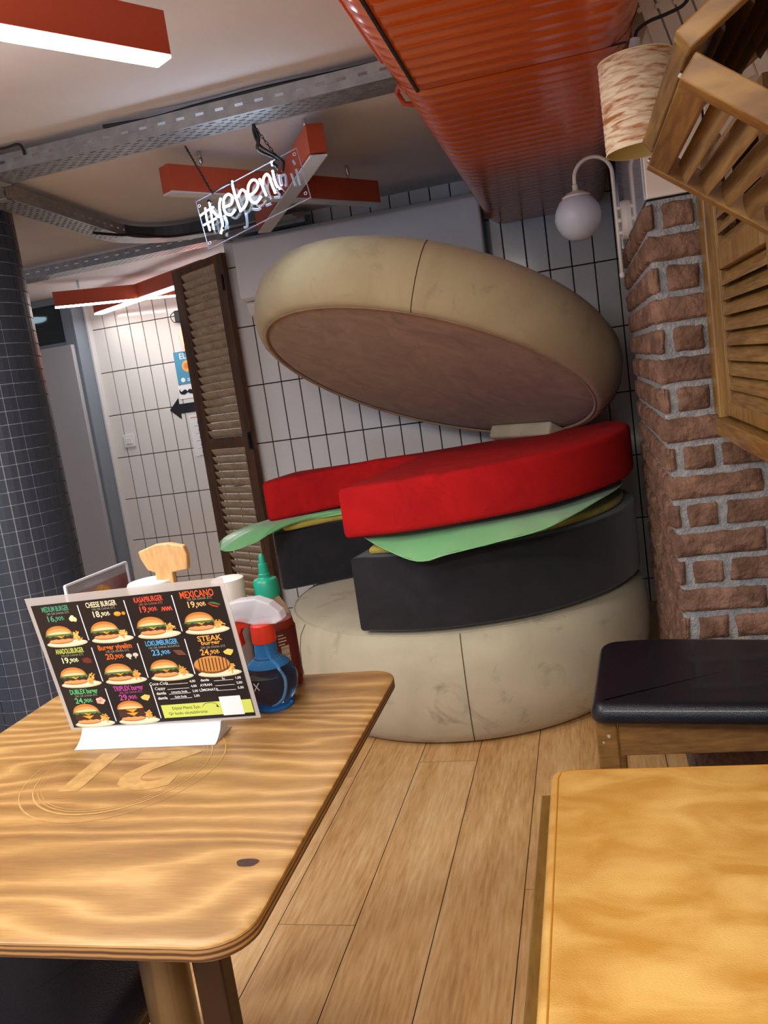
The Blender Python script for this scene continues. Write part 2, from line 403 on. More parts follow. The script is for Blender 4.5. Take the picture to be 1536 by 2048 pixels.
mb = MB(); S = Matrix(((0, 0, -1, PX+.008), (-1, 0, 0, 0), (0, 1, 0, 0), (0, 0, 0, 1))); tile_plane(mb, S, -PD, -PY-.01, 1.554, CEIL-.001, .30, .30, -PY-.01, 1.554)
mb.build('side_tiles', mat('mirror_glazed_tile', '#b9bcc2', .05, metal=.35), t)
# galvanised pipe behind the pillar
t = thing('vertical_pipe', 'dark galvanised pipe running up the wall behind the brick pillar', 'pipe', (.225, 3.62, 1.72))
mb = MB(); mb.tube([(.222, 3.62, 1.60), (.222, 3.62, CEIL)], .021, 20); mb.build('pipe_tube', M_steel, t, smooth=True, auto=40)
mb = MB(); mb.tube([(.222, 3.62, 1.93), (.222, 3.62, 1.97)], .026, 20); mb.build('pipe_coupling', M_steel, t, smooth=True, auto=40)

# ------------------------------------------------------------------ orange air duct
def duct():
    t = thing('air_duct', 'large glossy orange ribbed air duct running under the ceiling', 'air duct', (-.06, 2.5, 1.86))
    def section(y0, y1, grow, name, step=.056):
        prof = []; xl, xr, zb, r = -.350-grow, .195+grow, 1.858-grow, .085
        pts = [(xl, CEIL-.001)]
        for i in range(9):
            a = PI+PI/2*i/8; pts.append((xl+r+r*math.cos(a), zb+r+r*math.sin(a)))
        for i in range(9):
            a = 1.5*PI+PI/2*i/8; pts.append((xr-r+r*math.cos(a), zb+r+r*math.sin(a)))
        pts.append((xr, CEIL-.001)); n = len(pts); c = Vector(((xl+xr)/2, CEIL)); rings = []
        y = y0; k = 0
        ys = []
        while y < y1:
            ys += [(y, 0), (y+step*.72, 0), (y+step*.82, .0008), (y+step*.92, .0008)]; y += step
        ys.append((y1, 0))
        vs = []; fs = []
        for yy, b in ys:
            yy = min(yy, y1)
            for x, z in pts:
                nx = 1 if x > xr-.02 else (-1 if x < xl+.02 else 0)
                vs.append((x+nx*b, yy, z-(b if z < CEIL-.1 else 0)))
        m = len(ys)
        for j in range(m-1):
            for i in range(n-1): fs.append((j*n+i, j*n+i+1, (j+1)*n+i+1, (j+1)*n+i))
        fs += [list(range(n)), [(m-1)*n+i for i in range(n)][::-1]]
        mb = MB(); mb.add(vs, fs); return mb.build(name, M_duct, t, smooth=True, auto=50)
    section(2.035, 4.105, 0, 'far_duct_section')
    section(.2, 2.028, .003, 'near_duct_section')
    mb = MB(); mb.box((-.366, .2, 1.925), (-.3535, 2.02, 1.985)); mb.build('edge_highlight_strip', mat('pinkish_edge_highlight', '#c4522c', .3), t, bevel=.008, bseg=3)  # added strip, coloured as the highlight along the duct's rounded edge
    mb = MB()
    y = .22
    while y < 2.02: mb.box((-.2925, y, 1.850), (-.2865, y+.0075, 1.8556)); y += .011
    mb.box((-.2885, .2, 1.8525), (-.2865, 2.03, 1.8556)); mb.box((-.2885, 2.0285, 1.8575), (.17, 2.0345, 1.8605)); mb.build('black_gasket', M_black, t)
    mb = MB(); mb.tube([(-.36, 2.32, 1.95), (-.385, 2.36, 1.985), (-.40, 2.40, 1.98), (-.39, 2.44, 1.96), (-.362, 2.43, 1.95)], .007, 8); mb.build('hanging_loop', M_orange, t, smooth=True)
duct()

# ------------------------------------------------------------------ perforated cable trays
def tray(name, label, p0, p1, side, width=.125, h=.048, brackets=(), ext=None):
    """p0->p1 is the fold line nearest the viewer at the tray floor; the floor extends along side from it"""
    p0 = Vector(p0); p1 = Vector(p1); L_ = (p1-p0).length; u = (p1-p0)/L_; s = Vector(side).normalized(); up = Vector((0, 0, 1))
    t = thing(name, label, 'cable tray', tuple((p0+p1)/2))
    M = Matrix(((u.x, s.x, 0, p0.x), (u.y, s.y, 0, p0.y), (0, 0, 1, p0.z), (0, 0, 0, 1)))
    def perf(mb, W, x0, x1, y0, y1, slots):
        """plate in local xy split into strips leaving real slots: slots list of (yc, hw, xs, slot_len)"""
        slots = sorted(slots); y = y0
        for yc, hw, ph, pitch, sl in slots:
            mb.add([W @ Vector(p) for p in ((x0, y, 0), (x1, y, 0), (x1, yc-hw, 0), (x0, yc-hw, 0))], [(0, 1, 2, 3)])
            x = x0; k = math.floor((x0-ph)/pitch)
            while x < x1-1e-6:
                a = ph+k*pitch; b = a+sl
                a2 = max(min(a, x1), x0)
                if a2 > x: mb.add([W @ Vector(p) for p in ((x, yc-hw, 0), (a2, yc-hw, 0), (a2, yc+hw, 0), (x, yc+hw, 0))], [(0, 1, 2, 3)])
                x = max(x, min(b, x1)); k += 1
                if a > x1: break
            y = yc+hw
        mb.add([W @ Vector(p) for p in ((x0, y, 0), (x1, y, 0), (x1, y1, 0), (x0, y1, 0))], [(0, 1, 2, 3)])
    fl = [(width*(i+1)/7, .0034, (i % 2)*.02, .040, .020) for i in range(6)]
    mb = MB(); perf(mb, M, 0, L_, 0, width, fl)
    o = mb.build('tray_floor', M_steel, t); q = o.modifiers.new('s', 'SOLIDIFY'); q.thickness = .0015
    W1 = M @ Matrix(((1, 0, 0, 0), (0, 0, 1, 0), (0, 1, 0, 0), (0, 0, 0, 1)))
    W2 = M @ Matrix(((1, 0, 0, 0), (0, 0, 1, width), (0, 1, 0, 0), (0, 0, 0, 1)))
    for W in (W1, W2):
        mb = MB(); perf(mb, W, 0, L_, 0, h, [(h*.52, .0042, .01, .062, .026)])
        o = mb.build('tray_side', M_steel, t); q = o.modifiers.new('s', 'SOLIDIFY'); q.thickness = .0015
    for b in brackets:
        mb = MB(M); mb.box((b-.018, -.004, -.006), (b+.018, -.001, CEIL-p0.z-.001)); mb.box((b-.018, -.004, -.006), (b+.018, width+.004, -.002)); mb.box((b-.018, width+.001, -.006), (b+.018, width+.004, CEIL-p0.z-.001))
        mb.tube([(b, -.012, .032), (b, .0, .032)], .004, 8); mb.box((b-.003, -.0052, .005), (b+.003, -.004, .026)); mb.build('hanger_bracket', mat('bracket_steel', '#a3a29c', .5, metal=.7), t)
    return t, M, L_
t1, M1, L1 = tray('cable_tray', 'long perforated steel cable tray crossing the ceiling to the orange duct', (-2.25, 2.46, 2.03), (-.362, 2.42, 2.03), (0, 1, 0), brackets=(1.86, .5))
t2, M2, L2 = tray('cable_tray', 'perforated cable tray branching back along the ceiling beside the mosaic column', (-1.845, 2.60, 2.03), (-1.915, 3.62, 2.03), (-1, 0, 0), width=.11, brackets=(.12,))
t3, M3, L3 = tray('cable_tray', 'farthest perforated cable tray above the louvred screen', (-2.95, 4.15, 2.03), (-1.2, 4.05, 2.03), (0, 1, 0), width=.12, brackets=(1.3,))
# curved elbow of the second tray
e = thing('cable_tray_elbow', 'bent dark steel tray elbow joining the branch tray to the back wall run', 'cable tray', (-1.8, 3.8, 2.03))
mb = MB(); pts = []
for i in range(9):
    a = PI+(-PI/2)*i/8
    pts.append((-1.915+.22+.22*math.cos(a), 3.62+.22*math.sin(a)))
pts += [(-1.5, 3.84), (-1.2, 3.84)]
for (a, b) in zip(pts, pts[1:]):
    mb.beam((a[0], a[1], 2.055), (b[0], b[1], 2.055), .003, .05)
mb.build('elbow_side', mat('dark_galvanised_steel', '#4c5058', .5, metal=.7), e)
mb = MB(); out = [(-2.03+.34+.34*math.cos(PI-PI/2*i/8), 3.62+.34*math.sin(PI-PI/2*i/8)) for i in range(9)]+[(-1.2, 3.96)]
inn = pts[:9]+[(-1.2, 3.84)]
mb.prism(inn+out[::-1], 2.029, 2.031); mb.build('elbow_floor', M_steel, e)
# loose cables on and around the trays
def cable(label, pts, r=.004, n=8, m=None):
    P = [Vector((p[0], p[1], min(p[2], CEIL-.012))) for p in pts]; out = []
    for i in range(len(P)-1):
        p0, p1, p2, p3 = P[max(i-1, 0)], P[i], P[i+1], P[min(i+2, len(P)-1)]
        for k in range(n):
            s = k/n; out.append(.5*((2*p1)+(-p0+p2)*s+(2*p0-5*p1+4*p2-p3)*s*s+(-p0+3*p1-3*p2+p3)*s**3))
    out.append(P[-1]); mb = MB(); mb.tube(out, r, 8)
    return mb, out
for lab, pts, r in (
    ('black cable arching over the near cable tray at far left', [(-1.68, 2.44, 2.06), (-1.70, 2.44, 2.098), (-1.64, 2.44, 2.112), (-1.59, 2.44, 2.10), (-1.58, 2.44, 2.06)], .004),
    ('black cable lying along the top of the near cable tray', [(-1.30, 2.44, 2.085), (-1.15, 2.46, 2.083), (-1.0, 2.47, 2.098), (-.8, 2.46, 2.093), (-.6, 2.47, 2.10), (-.42, 2.46, 2.086)], .006),
    ('tangled black cable tied below the branch tray elbow', [(-1.95, 3.4, 2.02), (-1.88, 3.5, 2.012), (-1.84, 3.6, 2.02), (-1.76, 3.72, 2.012), (-1.62, 3.8, 2.018), (-1.5, 3.82, 2.01), (-1.3, 3.83, 2.02)], .006)):
    mb, _ = cable(lab, pts, r); tag(mb.build('black_cable', M_black, smooth=True), lab, 'cable', 'cables on the trays')

# ------------------------------------------------------------------ crossed beam lamps
def beam_lamp(label, beams, lit, z=1.95, hooks=(), w=.058, h=.092, group='orange crossed beam lamps'):
    c = Vector((sum(b[0][0]+b[1][0] for b in beams)/4 if len(beams) == 2 else (beams[0][0][0]+beams[0][1][0])/2, sum(b[0][1]+b[1][1] for b in beams)/4 if len(beams) == 2 else (beams[0][0][1]+beams[0][1][1])/2, z))
    t = thing('crossed_beam_lamp', label, 'ceiling lamp', tuple(c), group)
    for i, (a, b) in enumerate(beams):
        a = Vector((a[0], a[1], z)); b = Vector((b[0], b[1], z)); dz = .004*i
        mb = MB(); mb.beam(a+Vector((0, 0, h/2+.004+dz)), b+Vector((0, 0, h/2+.004+dz)), w, h-.004)
        bo = mb.build('beam_housing', M_orange, t, bevel=.0015)
        lm = M_diff if not lit else (M_lit if lit == 1 else mat('lit_diffuser_dimmer', (1.0, .97, .94), .4, emit=17)); mb = MB(); d = (b-a).normalized()*.001; mb.beam(a+d+Vector((0, 0, .003-dz*.5)), b-d+Vector((0, 0, .003-dz*.5)), w-.002, .006); mb.build('diffuser', lm, t)
    for x, y in hooks:
        mb = MB(); mb.tube([(x, y, z+h), (x, y, z+h+.02)], .0025, 8); mb.lathe([(.006, z+h+.02), (.008, z+h+.024), (.008, CEIL-.002), (.005, CEIL-.0005)], 12, (x, y, 0)); mb.build('hanging_hook', M_chrome, t, smooth=True, auto=40)
    return t
beam_lamp('lit orange crossed beam lamp at top left, nearest the viewer', [((-1.32, .95), (-.785, 1.79)), ((-.72, .87), (-1.36, 1.82))], True, hooks=((-1.2, 1.14),))
beam_lamp('unlit orange crossed beam lamp hanging behind the neon sign', [((-1.295, 2.79), (-.755, 3.63)), ((-.728, 2.72), (-1.30, 3.73))], False, hooks=((-1.21, 2.92), (-.83, 3.51), (-.79, 2.83)))
beam_lamp('lit orange crossed beam lamp farthest away, left of the louvred screen', [((-3.08, 4.76), (-2.20, 5.35)), ((-3.15, 5.36), (-2.0, 4.65))], 2, hooks=((-2.95, 4.85),))
# ------------------------------------------------------------------ neon sign
NEON = {'hash': [[(-0.1554, 0.0394), (-0.1602, 0.0071), (-0.1605, -0.0365)], [(-0.1355, 0.0552), (-0.1409, 0.0091), (-0.1462, -0.0392)], [(-0.1798, 0.0235), (-0.1509, 0.0283), (-0.1259, 0.0291)], [(-0.1769, -0.0109), (-0.1537, -0.0104), (-0.1287, -0.0092)]], 'y': [[(-0.1365, 0.0341), (-0.1292, 0.0109), (-0.1201, -0.0078), (-0.1083, -0.0025)], [(-0.094, 0.044), (-0.1052, 0.0246), (-0.1104, -0.0087), (-0.1128, -0.0398), (-0.1266, -0.0631)]], 'e': [[(-0.0879, 0.011), (-0.0647, 0.0105), (-0.0549, 0.0285), (-0.0653, 0.044), (-0.0827, 0.0385), (-0.0925, 0.015), (-0.0906, -0.009), (-0.0752, -0.0215), (-0.0558, -0.013)]], 'b': [[(-0.0401, 0.0773), (-0.0432, 0.0609), (-0.0434, 0.0228), (-0.0407, -0.0097), (-0.0402, -0.028)], [(-0.0375, 0.0199), (-0.0167, 0.0355), (-0.0056, 0.018), (-0.0091, -0.0042), (-0.0233, -0.0197), (-0.0379, -0.0243)]], 'e2': [[(0.0036, 0.0067), (0.0245, 0.0099), (0.0392, 0.0226), (0.0389, 0.0389), (0.0257, 0.048), (0.0091, 0.0379), (0.0007, 0.0115), (0.0043, -0.0141), (0.019, -0.0246), (0.0399, -0.0146)]], 'n': [[(0.0507, 0.0402), (0.0535, 0.0121), (0.0568, -0.0189)], [(0.0557, 0.0193), (0.0645, 0.0363), (0.077, 0.0431), (0.0837, 0.0314), (0.0851, 0.0027), (0.0883, -0.0258)]], 'i': [[(0.0995, 0.0443), (0.0979, 0.0191), (0.0993, -0.0061), (0.1065, -0.0232)], [(0.1041, 0.0727), (0.1042, 0.0597)]]}
UNLIT = {'m': [[(0.1177, 0.0217), (0.1142, -0.0121)], [(0.1175, 0.0154), (0.1348, 0.0128), (0.1276, -0.0221)], [(0.1547, 0.0072), (0.1577, -0.0348)], [(0.1741, 0.0128), (0.172, -0.0398)]], 'mark': [[(0.1723, 0.0421), (0.1749, 0.0296)], [(-0.0247, -0.0415), (-0.033, -0.0792), (-0.0443, -0.0794)], [(0.0004, -0.0378), (0.0157, -0.0468), (0.0264, -0.0468)], [(0.0471, -0.0482), (0.064, -0.0496)], [(0.0812, -0.0381), (0.1011, -0.0446)], [(-0.1, -0.0135), (-0.0969, -0.0398), (-0.1093, -0.0593)]]}
def cr(pts, n=8):
    P = [Vector(p) for p in pts]; out = []
    for i in range(len(P)-1):
        p0, p1, p2, p3 = P[max(i-1, 0)], P[i], P[i+1], P[min(i+2, len(P)-1)]
        for k in range(n):
            s = k/n; out.append(.5*((2*p1)+(-p0+p2)*s+(2*p0-5*p1+4*p2-p3)*s*s+(-p0+3*p1-3*p2+p3)*s**3))
    out.append(P[-1]); return out
def neon():
    c = Vector((-.930, 2.60, 1.832)); u = Vector((.9707, -.0828, .2256)); v = Vector((-.2006, .238, .9503))
    F = frame(c, u, v)       # local z = u x v points away from or towards the viewer
    s = -1 if (F.to_3x3() @ Vector((0, 0, 1))).y > 0 else 1
    t = thing('neon_sign', 'glowing white neon script sign on a clear acrylic plate hung by two chains', 'neon sign', tuple(c))
    mb = MB(F); mb.box((-.189, -.083, -.002), (.189, .083, .002)); mb.build('acrylic_plate', mat('clear_acrylic', (.92, .95, 1), .02, trans=1, ior=1.2, spec=.5), t)
    mb = MB(F)
    for a, b in (((-.189, -.083), (.189, -.083)), ((.189, -.083), (.189, .083)), ((.189, .083), (-.189, .083)), ((-.189, .083), (-.189, -.083))):
        mb.beam((a[0], a[1], 0), (b[0], b[1], 0), .0014, .0046)
    mb.build('plate_edge', mat('polished_acrylic_edge', '#cfdcff', .2, alpha=.6), t)
    lit = mat('lit_neon', (.72, .84, 1.0), .3, emit=NEON_E); glass = mat('unlit_neon_tube', '#bcd6ee', .12, spec=.8, alpha=.6)
    names = {'hash': 'hash_mark', 'y': 'letter_y', 'e': 'letter_e', 'b': 'letter_b', 'e2': 'letter_e', 'n': 'letter_n', 'i': 'letter_i'}
    for k, st in NEON.items():
        mb = MB(F)
        for q in st: mb.tube(cr([(x, y, s*.016) for x, y in q]), .0027 if k == 'hash' else .0034, 10)
        tag(mb.build(names[k], lit, t, smooth=True), 'lit white tube')
    for k, st in UNLIT.items():
        for q in st:
            mb = MB(F); mb.tube(cr([(x, y, s*.014) for x, y in q]), .0042, 10)
            tag(mb.build('unlit_tube', glass, t, smooth=True), 'unlit glass tube')
    for x, y in ((-.137, .054), (-.045, .074), (.109, .062), (.101, -.020), (-.112, -.052)):
        mb = MB(F); mb.tube([(x-.002, y+.004, s*.016), (x+.006, y-.010, s*.010)], .0056, 10); mb.build('electrode_cap', M_black, t, smooth=True)
    for x, y in ((-.1806, .0642), (.1781, .0672), (.1773, -.0646), (-.1793, -.0668)):
        mb = MB(F); mb.tube([(x+.0045*math.cos(a*PI/8), y+.0045*math.sin(a*PI/8), s*.003) for a in range(16)], .0009, 6, closed=True); mb.build('corner_eyelet', mat('bright_eyelet', '#e8eef8', .2), t, smooth=True)
    def chain(p, q, name):
        p = Vector(p); q = Vector(q); n = int((q-p).length/.011); mb = MB(); d = (q-p).normalized()
        a = d.cross(Vector((0, 1, .1))).normalized(); b = d.cross(a)
        for i in range(n+1):
            cc = p+(q-p)*i/n; w_ = a if i % 2 else b
            mb.tube([cc+d*(.0075*math.cos(k*PI/4))+w_*(.0035*math.sin(k*PI/4)) for k in range(8)], .0012, 5, closed=True)
        mb.build(name, mat('dark_chain_steel', '#3a3d44', .4, metal=.7), t, smooth=True)
    L1 = F @ Vector((-.125, .083, 0)); L2 = F @ Vector((.121, .083, 0))
    chain(L1, (-1.205, 2.80, 2.089), 'chain'); chain(L2, (-.868, 2.54, 2.03), 'chain')
    mb = MB(); mb.tube(cr([F @ Vector((.128, .03, s*.01)), F @ Vector((.140, .055, s*.014)), F @ Vector((.122, .085, s*.01)), Vector((-.862, 2.56, 1.97)), Vector((-.872, 2.55, 2.01)), Vector((-.864, 2.54, 2.035))]), .0045, 8); mb.build('power_cord', M_black, t, smooth=True); mb = MB()
    mb.tube(cr([F @ Vector((.118, .083, 0)), Vector((-.870, 2.56, 1.96)), Vector((-.860, 2.55, 1.99)), Vector((-.868, 2.545, 2.03))]), .005, 8); mb.build('power_cord', M_black, t, smooth=True); mb = MB()
    mb.tube(cr([F @ Vector((-.040, .078, s*.008)), F @ Vector((-.08, .084, s*.006)), F @ Vector((-.118, .08, s*.006)), F @ Vector((-.125, .09, 0))]), .002, 8)
    mb.build('power_cord', M_black, t, smooth=True)
neon()

# ------------------------------------------------------------------ air conditioner
t = thing('air_conditioner', 'long pale wall-mounted air conditioner behind the raised bun lid', 'air conditioner', (-.97, 4.1, 1.83))
mb = MB(); prof = [(4.208, 2.012), (4.06, 2.012), (4.022, 1.985), (4.018, 1.72), (4.05, 1.705), (4.208, 1.705)]
vs = [(-1.580, y, z) for y, z in prof]+[(-.362, y, z) for y, z in prof]; n = 6
mb.add(vs, [list(range(n)), list(range(n, 2*n))[::-1]]+[(i, (i+1) % n, n+(i+1) % n, n+i) for i in range(n)]); mb.build('casing', M_acw, t, bevel=.01, bseg=3)
mb = MB(); prof = [(4.20, 1.703), (4.06, 1.703), (4.045, 1.69), (4.075, 1.64), (4.12, 1.625), (4.20, 1.625)]
vs = [(-1.565, y, z) for y, z in prof]+[(-.377, y, z) for y, z in prof]
mb.add(vs, [list(range(n)), list(range(n, 2*n))[::-1]]+[(i, (i+1) % n, n+(i+1) % n, n+i) for i in range(n)]); mb.build('outlet_flap', M_acw, t, bevel=.006, bseg=3)

# ------------------------------------------------------------------ louvred wooden panels
M_dkwood = wood('dark_stained_pine', '#33211a', '#4b3022', '#6b482e', scale=4, stretch=(6, 6, .7), rough=.45, wdist=4, fine=30, wave=False)
M_slatwood = wood('worn_grey_brown_slats', '#83705a', '#a6937a', '#c2b299', scale=4, stretch=(1, 6, 12), rough=.5, wdist=3, fine=25, wave=False)
def louvre(t, F, w, h, th, stile, rails, pitch, slat_w, ang, M_f, M_s, stile2=None, slat_name='slats', y0=0, inner_bead=0, M_st=None):
    """local x = along slats, y = up, z = front; rails = list of (y0,y1)"""
    mb = MB(F); s2 = stile2 or stile
    mb.box((0, 0, -th/2), (stile, h, th/2)); a = mb.build('stile', M_st or M_f, t, bevel=.002)
    mb = MB(F); mb.box((w-s2, 0, -th/2), (w, h, th/2)); mb.build('stile', M_st or M_f, t, bevel=.002)
    for a, b in rails:
        mb = MB(F); mb.box((stile, a, -th/2*.92), (w-s2, b, th/2*.92)); mb.build('rail', M_f, t, bevel=.002)
    if inner_bead:
        for (a0, b0), (a1, b1) in zip(rails, rails[1:]):
            mb = MB(F); mb.box((stile, b0, -th/2), (stile+inner_bead, a1, th/2*.8)); mb.build('inner_bead', M_f, t, bevel=.0015)
            mb = MB(F); mb.box((w-s2-inner_bead, b0, -th/2), (w-s2, a1, th/2*.8)); mb.build('inner_bead', M_f, t, bevel=.0015)
    for (a0, b0), (a1, b1) in zip(rails, rails[1:]):
        mb = MB(F); n = max(1, round((a1-b0)/pitch)); p = (a1-b0)/n; ca, sa = math.cos(ang), math.sin(ang)
        for i in range(n):
            yc = b0+p*(i+.5); prof = []
            for k in range(10):
                q = 2*PI*k/10; zz = math.cos(q)*slat_w/2; yy = math.sin(q)*.0034
                prof.append((yc+zz*sa+yy*ca, zz*ca-yy*sa))
            vs = [(stile-.002, y, z) for y, z in prof]+[(w-s2+.002, y, z) for y, z in prof]
            mb.add(vs, [list(range(10)), list(range(10, 20))[::-1]]+[(k, (k+1) % 10, 10+(k+1) % 10, 10+k) for k in range(10)])
        mb.build(slat_name, M_s, t, smooth=True, auto=60)
# folding screen at the passage: hinged at the tiled wall's end, swung back
t = thing('louvred_screen', 'tall narrow dark wooden louvred screen standing at the end of the tiled wall', 'louvred screen', (-1.9, 4.28, 0))
uu = Vector((.42, -.28, 0)).normalized()
F = Matrix(((uu.x, 0, uu.y, -2.098), (uu.y, 0, -uu.x, 4.425), (0, 1, 0, 0), (0, 0, 0, 1)))
louvre(t, F, .498, 1.975, .032, .085, [(0, .10), (.985, 1.045), (1.935, 1.975)], .0415, .047, math.radians(60), M_dkwood, M_slatwood, stile2=.075)
mb = MB(F); mb.box((.478, .985, .016), (.492, 1.05, .024)); mb.tube([(.485, .975, .022), (.485, 1.06, .022)], .005, 8); mb.box((.492, .97, .014), (.502, 1.065, .02)); mb.build('hinge', mat('dark_iron', '#1d1d22', .4, metal=.6), t, bevel=.001)
mb = MB(F); mb.box((.480, 1.80, .016), (.492, 1.86, .024)); mb.tube([(.486, 1.79, .022), (.486, 1.87, .022)], .005, 8); mb.build('hinge', mat('dark_iron', '#1d1d22'), t, bevel=.001)

# ------------------------------------------------------------------ things on the far tiled wall
YF = 5.492
t = thing('light_switch', 'white square light switch on the far tiled wall', 'light switch', (-3.168, YF, 1.063))
mb = MB(); mb.box((-3.212, YF-.012, 1.018), (-3.124, YF, 1.108)); mb.build('switch_plate', M_white, t, bevel=.004, bseg=3)
mb = MB(); mb.box((-3.192, YF-.017, 1.040), (-3.144, YF-.011, 1.086)); mb.build('rocker', M_white, t, bevel=.003)
def flat(name, label, cat, at, polys, mats, texts=()):
    o = MB()
    M = Matrix(((1, 0, 0, at[0]), (0, 0, -1, at[1]), (0, 1, 0, at[2]), (0, 0, 0, 1))); o.M = M
    t = thing(name, label, cat, at)
    for i, (part, poly, z, m) in enumerate(polys):
        mb = MB(M); mb.prism(poly, z, z+.0012); mb.build(part, mats[m], t)
    for body, x, y, s, z, m in texts:
        mb = MB(M); put_text(mb, body, x, y, s, z, fitw=None, bold=.01); mb.build('lettering', mats[m], t)
    return t
def R(x0, y0, x1, y1): return [(x0, y0), (x1, y0), (x1, y1), (x0, y1)]
def circ(x, y, r, n=24, ry=None): return [(x+r*math.cos(2*PI*i/n), y+(ry or r)*math.sin(2*PI*i/n)) for i in range(n)]
M_pb = mat('poster_blue', '#4d93b4', .5); M_py = mat('poster_yellow', '#e7a952', .5); M_pp = mat('poster_paper', '#e9ebee', .5); M_po = mat('poster_orange', '#d97c3c', .5); M_ink = mat('black_vinyl', '#16181d', .45)
flat('blue_poster', 'blue poster with white heading and yellow discs half behind the louvred screen', 'poster', (-2.52, YF, 1.512),
     [('sheet', R(-.195, -.112, .19, .112), .0008, 0), ('disc', circ(-.105, .008, .040), .0022, 1), ('disc', circ(.0, .008, .040), .0022, 1), ('disc', circ(.105, .008, .040), .0022, 1), ('disc_print', circ(-.105, .010, .026, ry=.02), .0036, 3), ('disc_print', circ(.0, .010, .026, ry=.02), .0036, 3), ('caption_line', R(-.12, -.093, .05, -.087), .0022, 2), ('caption_line', R(-.12, -.081, .0, -.076), .0022, 2), ('emblem', circ(-.153, -.083, .016), .0022, 2)],
     [M_pb, M_py, M_pp, M_po], [('EL SEÇ', -.075, .077, .055, .0030, 2)])
mst = []
for sx in (1, -1):
    P = [(0, .004), (.010, .016), (.024, .018), (.038, .008), (.050, .006), (.056, .016), (.052, .026), (.062, .016), (.060, -.002), (.046, -.014), (.026, -.016), (.008, -.008), (0, -.002)]
    mst.append([(sx*x, y) for x, y in (P if sx < 0 else P)])
flat('moustache_card', 'small white card with a black moustache above the black arrow', 'sign', (-2.655, YF, 1.345),
     [('card', R(-.068, -.045, .068, .05), .0006, 0), ('moustache', [(x, y) for x, y in mst[0]], .0022, 1), ('moustache', [(x, y) for x, y in mst[1]], .0022, 1)], [M_pp, M_ink])
flat('arrow_sign', 'black wall arrow pointing left towards the passage', 'arrow sign', (-2.60, YF, 1.235),
     [('arrow', [(-.215, .0), (-.135, -.072), (-.135, -.032), (.19, -.032), (.19, .034), (-.135, .034), (-.135, .078)], .001, 0)], [M_ink])
pol = [('sheet', R(-.085, -.145, .12, .145), .0008, 0), ('heading_line', R(-.07, .125, .09, .132), .002, 2)]
for i in range(5): pol += [('icon', circ(-.01, .09-.052*i, .016), .002, 1), ('caption_line', R(-.05, .066-.052*i, .03, .069-.052*i), .002, 3)]
flat('instruction_sheet', 'white laminated instruction sheet with blue round icons below the arrow', 'notice', (-2.60, YF, 1.035), pol, [M_pp, mat('icon_blue', '#8ba7d6', .5), mat('icon_red', '#c98f8f', .5), mat('caption_grey', '#9aa0aa', .5)])
t = thing('red_neon_sign', 'glowing red neon letter partly hidden behind the louvred screen', 'neon sign', (-2.48, YF-.02, 1.67))
M_rn = mat('red_neon', (1.0, .12, .05), .4, emit=9)
mb = MB(); mb.tube([(-2.625, YF-.025, 1.755), (-2.600, YF-.025, 1.64)], .007, 8); mb.tube([(-2.600, YF-.025, 1.64), (-2.545, YF-.025, 1.75)], .007, 8); mb.build('neon_letter', M_rn, t, smooth=True)
for dx in (0, .13): 
    mb = MB(); mb.tube([(-2.52+dx, YF-.025, 1.645), (-2.52+dx, YF-.025, 1.745), (-2.45+dx, YF-.025, 1.745)], .006, 8); mb.tube([(-2.52+dx, YF-.025, 1.695), (-2.46+dx, YF-.025, 1.695)], .006, 8); mb.tube([(-2.52+dx, YF-.025, 1.645), (-2.45+dx, YF-.025, 1.645)], .006, 8); mb.build('neon_letter', M_rn, t, smooth=True)
mb = MB(); mb.box((-2.64, YF-.012, 1.62), (-2.28, YF-.006, 1.775)); mb.build('back_plate', mat('clear_back_plate', '#e8c9c0', .3), t)
t = thing('power_adapter_box', 'small black box with a looped wire high on the far tiled wall', 'adapter', (-2.60, YF, 1.86))
mb = MB(); mb.box((-2.635, YF-.05, 1.815), (-2.55, YF, 1.895)); mb.build('box_body', M_black, t, bevel=.006)
mb = MB(); mb.tube(cr([(-2.60, YF-.03, 1.89), (-2.65, YF-.03, 1.885), (-2.672, YF-.03, 1.86), (-2.655, YF-.03, 1.825), (-2.63, YF-.03, 1.82)]), .003, 6); mb.build('wire', M_black, t, smooth=True)

# ------------------------------------------------------------------ the burger seat
def suede(name, c1, c2, c3=None, s=3.2, sheen=.15, rough=.92, d=1.5):
    m = mat(name, c1, rough, col2=c2, nscale=s, sheen=sheen, bump=.25, bscale=260, dist=d, lo=.34, hi=.70, detail=8, spec=.25)
    nt = m.node_tree; N = nt.nodes; L = nt.links
    if c3 and 'stain' not in [n.name for n in N]:
        b = N['Principled BSDF']; tc = N['Texture Coordinate']
        n = N.new('ShaderNodeTexNoise'); n.name = 'stain'; n.inputs['Scale'].default_value = 5.5; n.inputs['Detail'].default_value = 9; n.inputs['Roughness'].default_value = .68; n.inputs['Distortion'].default_value = 1.2
        L.new(tc.outputs['Object'], n.inputs['Vector'])
        r = N.new('ShaderNodeValToRGB'); r.color_ramp.elements[0].position = .56; r.color_ramp.elements[1].position = .72
        r.color_ramp.elements[0].color = (0, 0, 0, 1); r.color_ramp.elements[1].color = (.75, .75, .75, 1); L.new(n.outputs['Fac'], r.inputs[0])
        mx = N.new('ShaderNodeMixRGB'); mx.inputs[2].default_value = (*hexc(c3), 1); L.new(r.outputs[0], mx.inputs[0])
        L.new(N['ramp'].outputs[0], mx.inputs[1]); L.new(mx.outputs[0], b.inputs['Base Color'])
    return m
M_bun = suede('beige_suede', '#b3a98f', '#c2b89d', '#807560')
M_lid = suede('tan_suede', '#a5936f', '#b3a27d', '#8a7a5a', s=2.5)
M_under = suede('shaded_tan_suede', '#8f7358', '#a58768', '#7c604b', s=7)  # the lid's suede again, underside shade painted into a browner colour
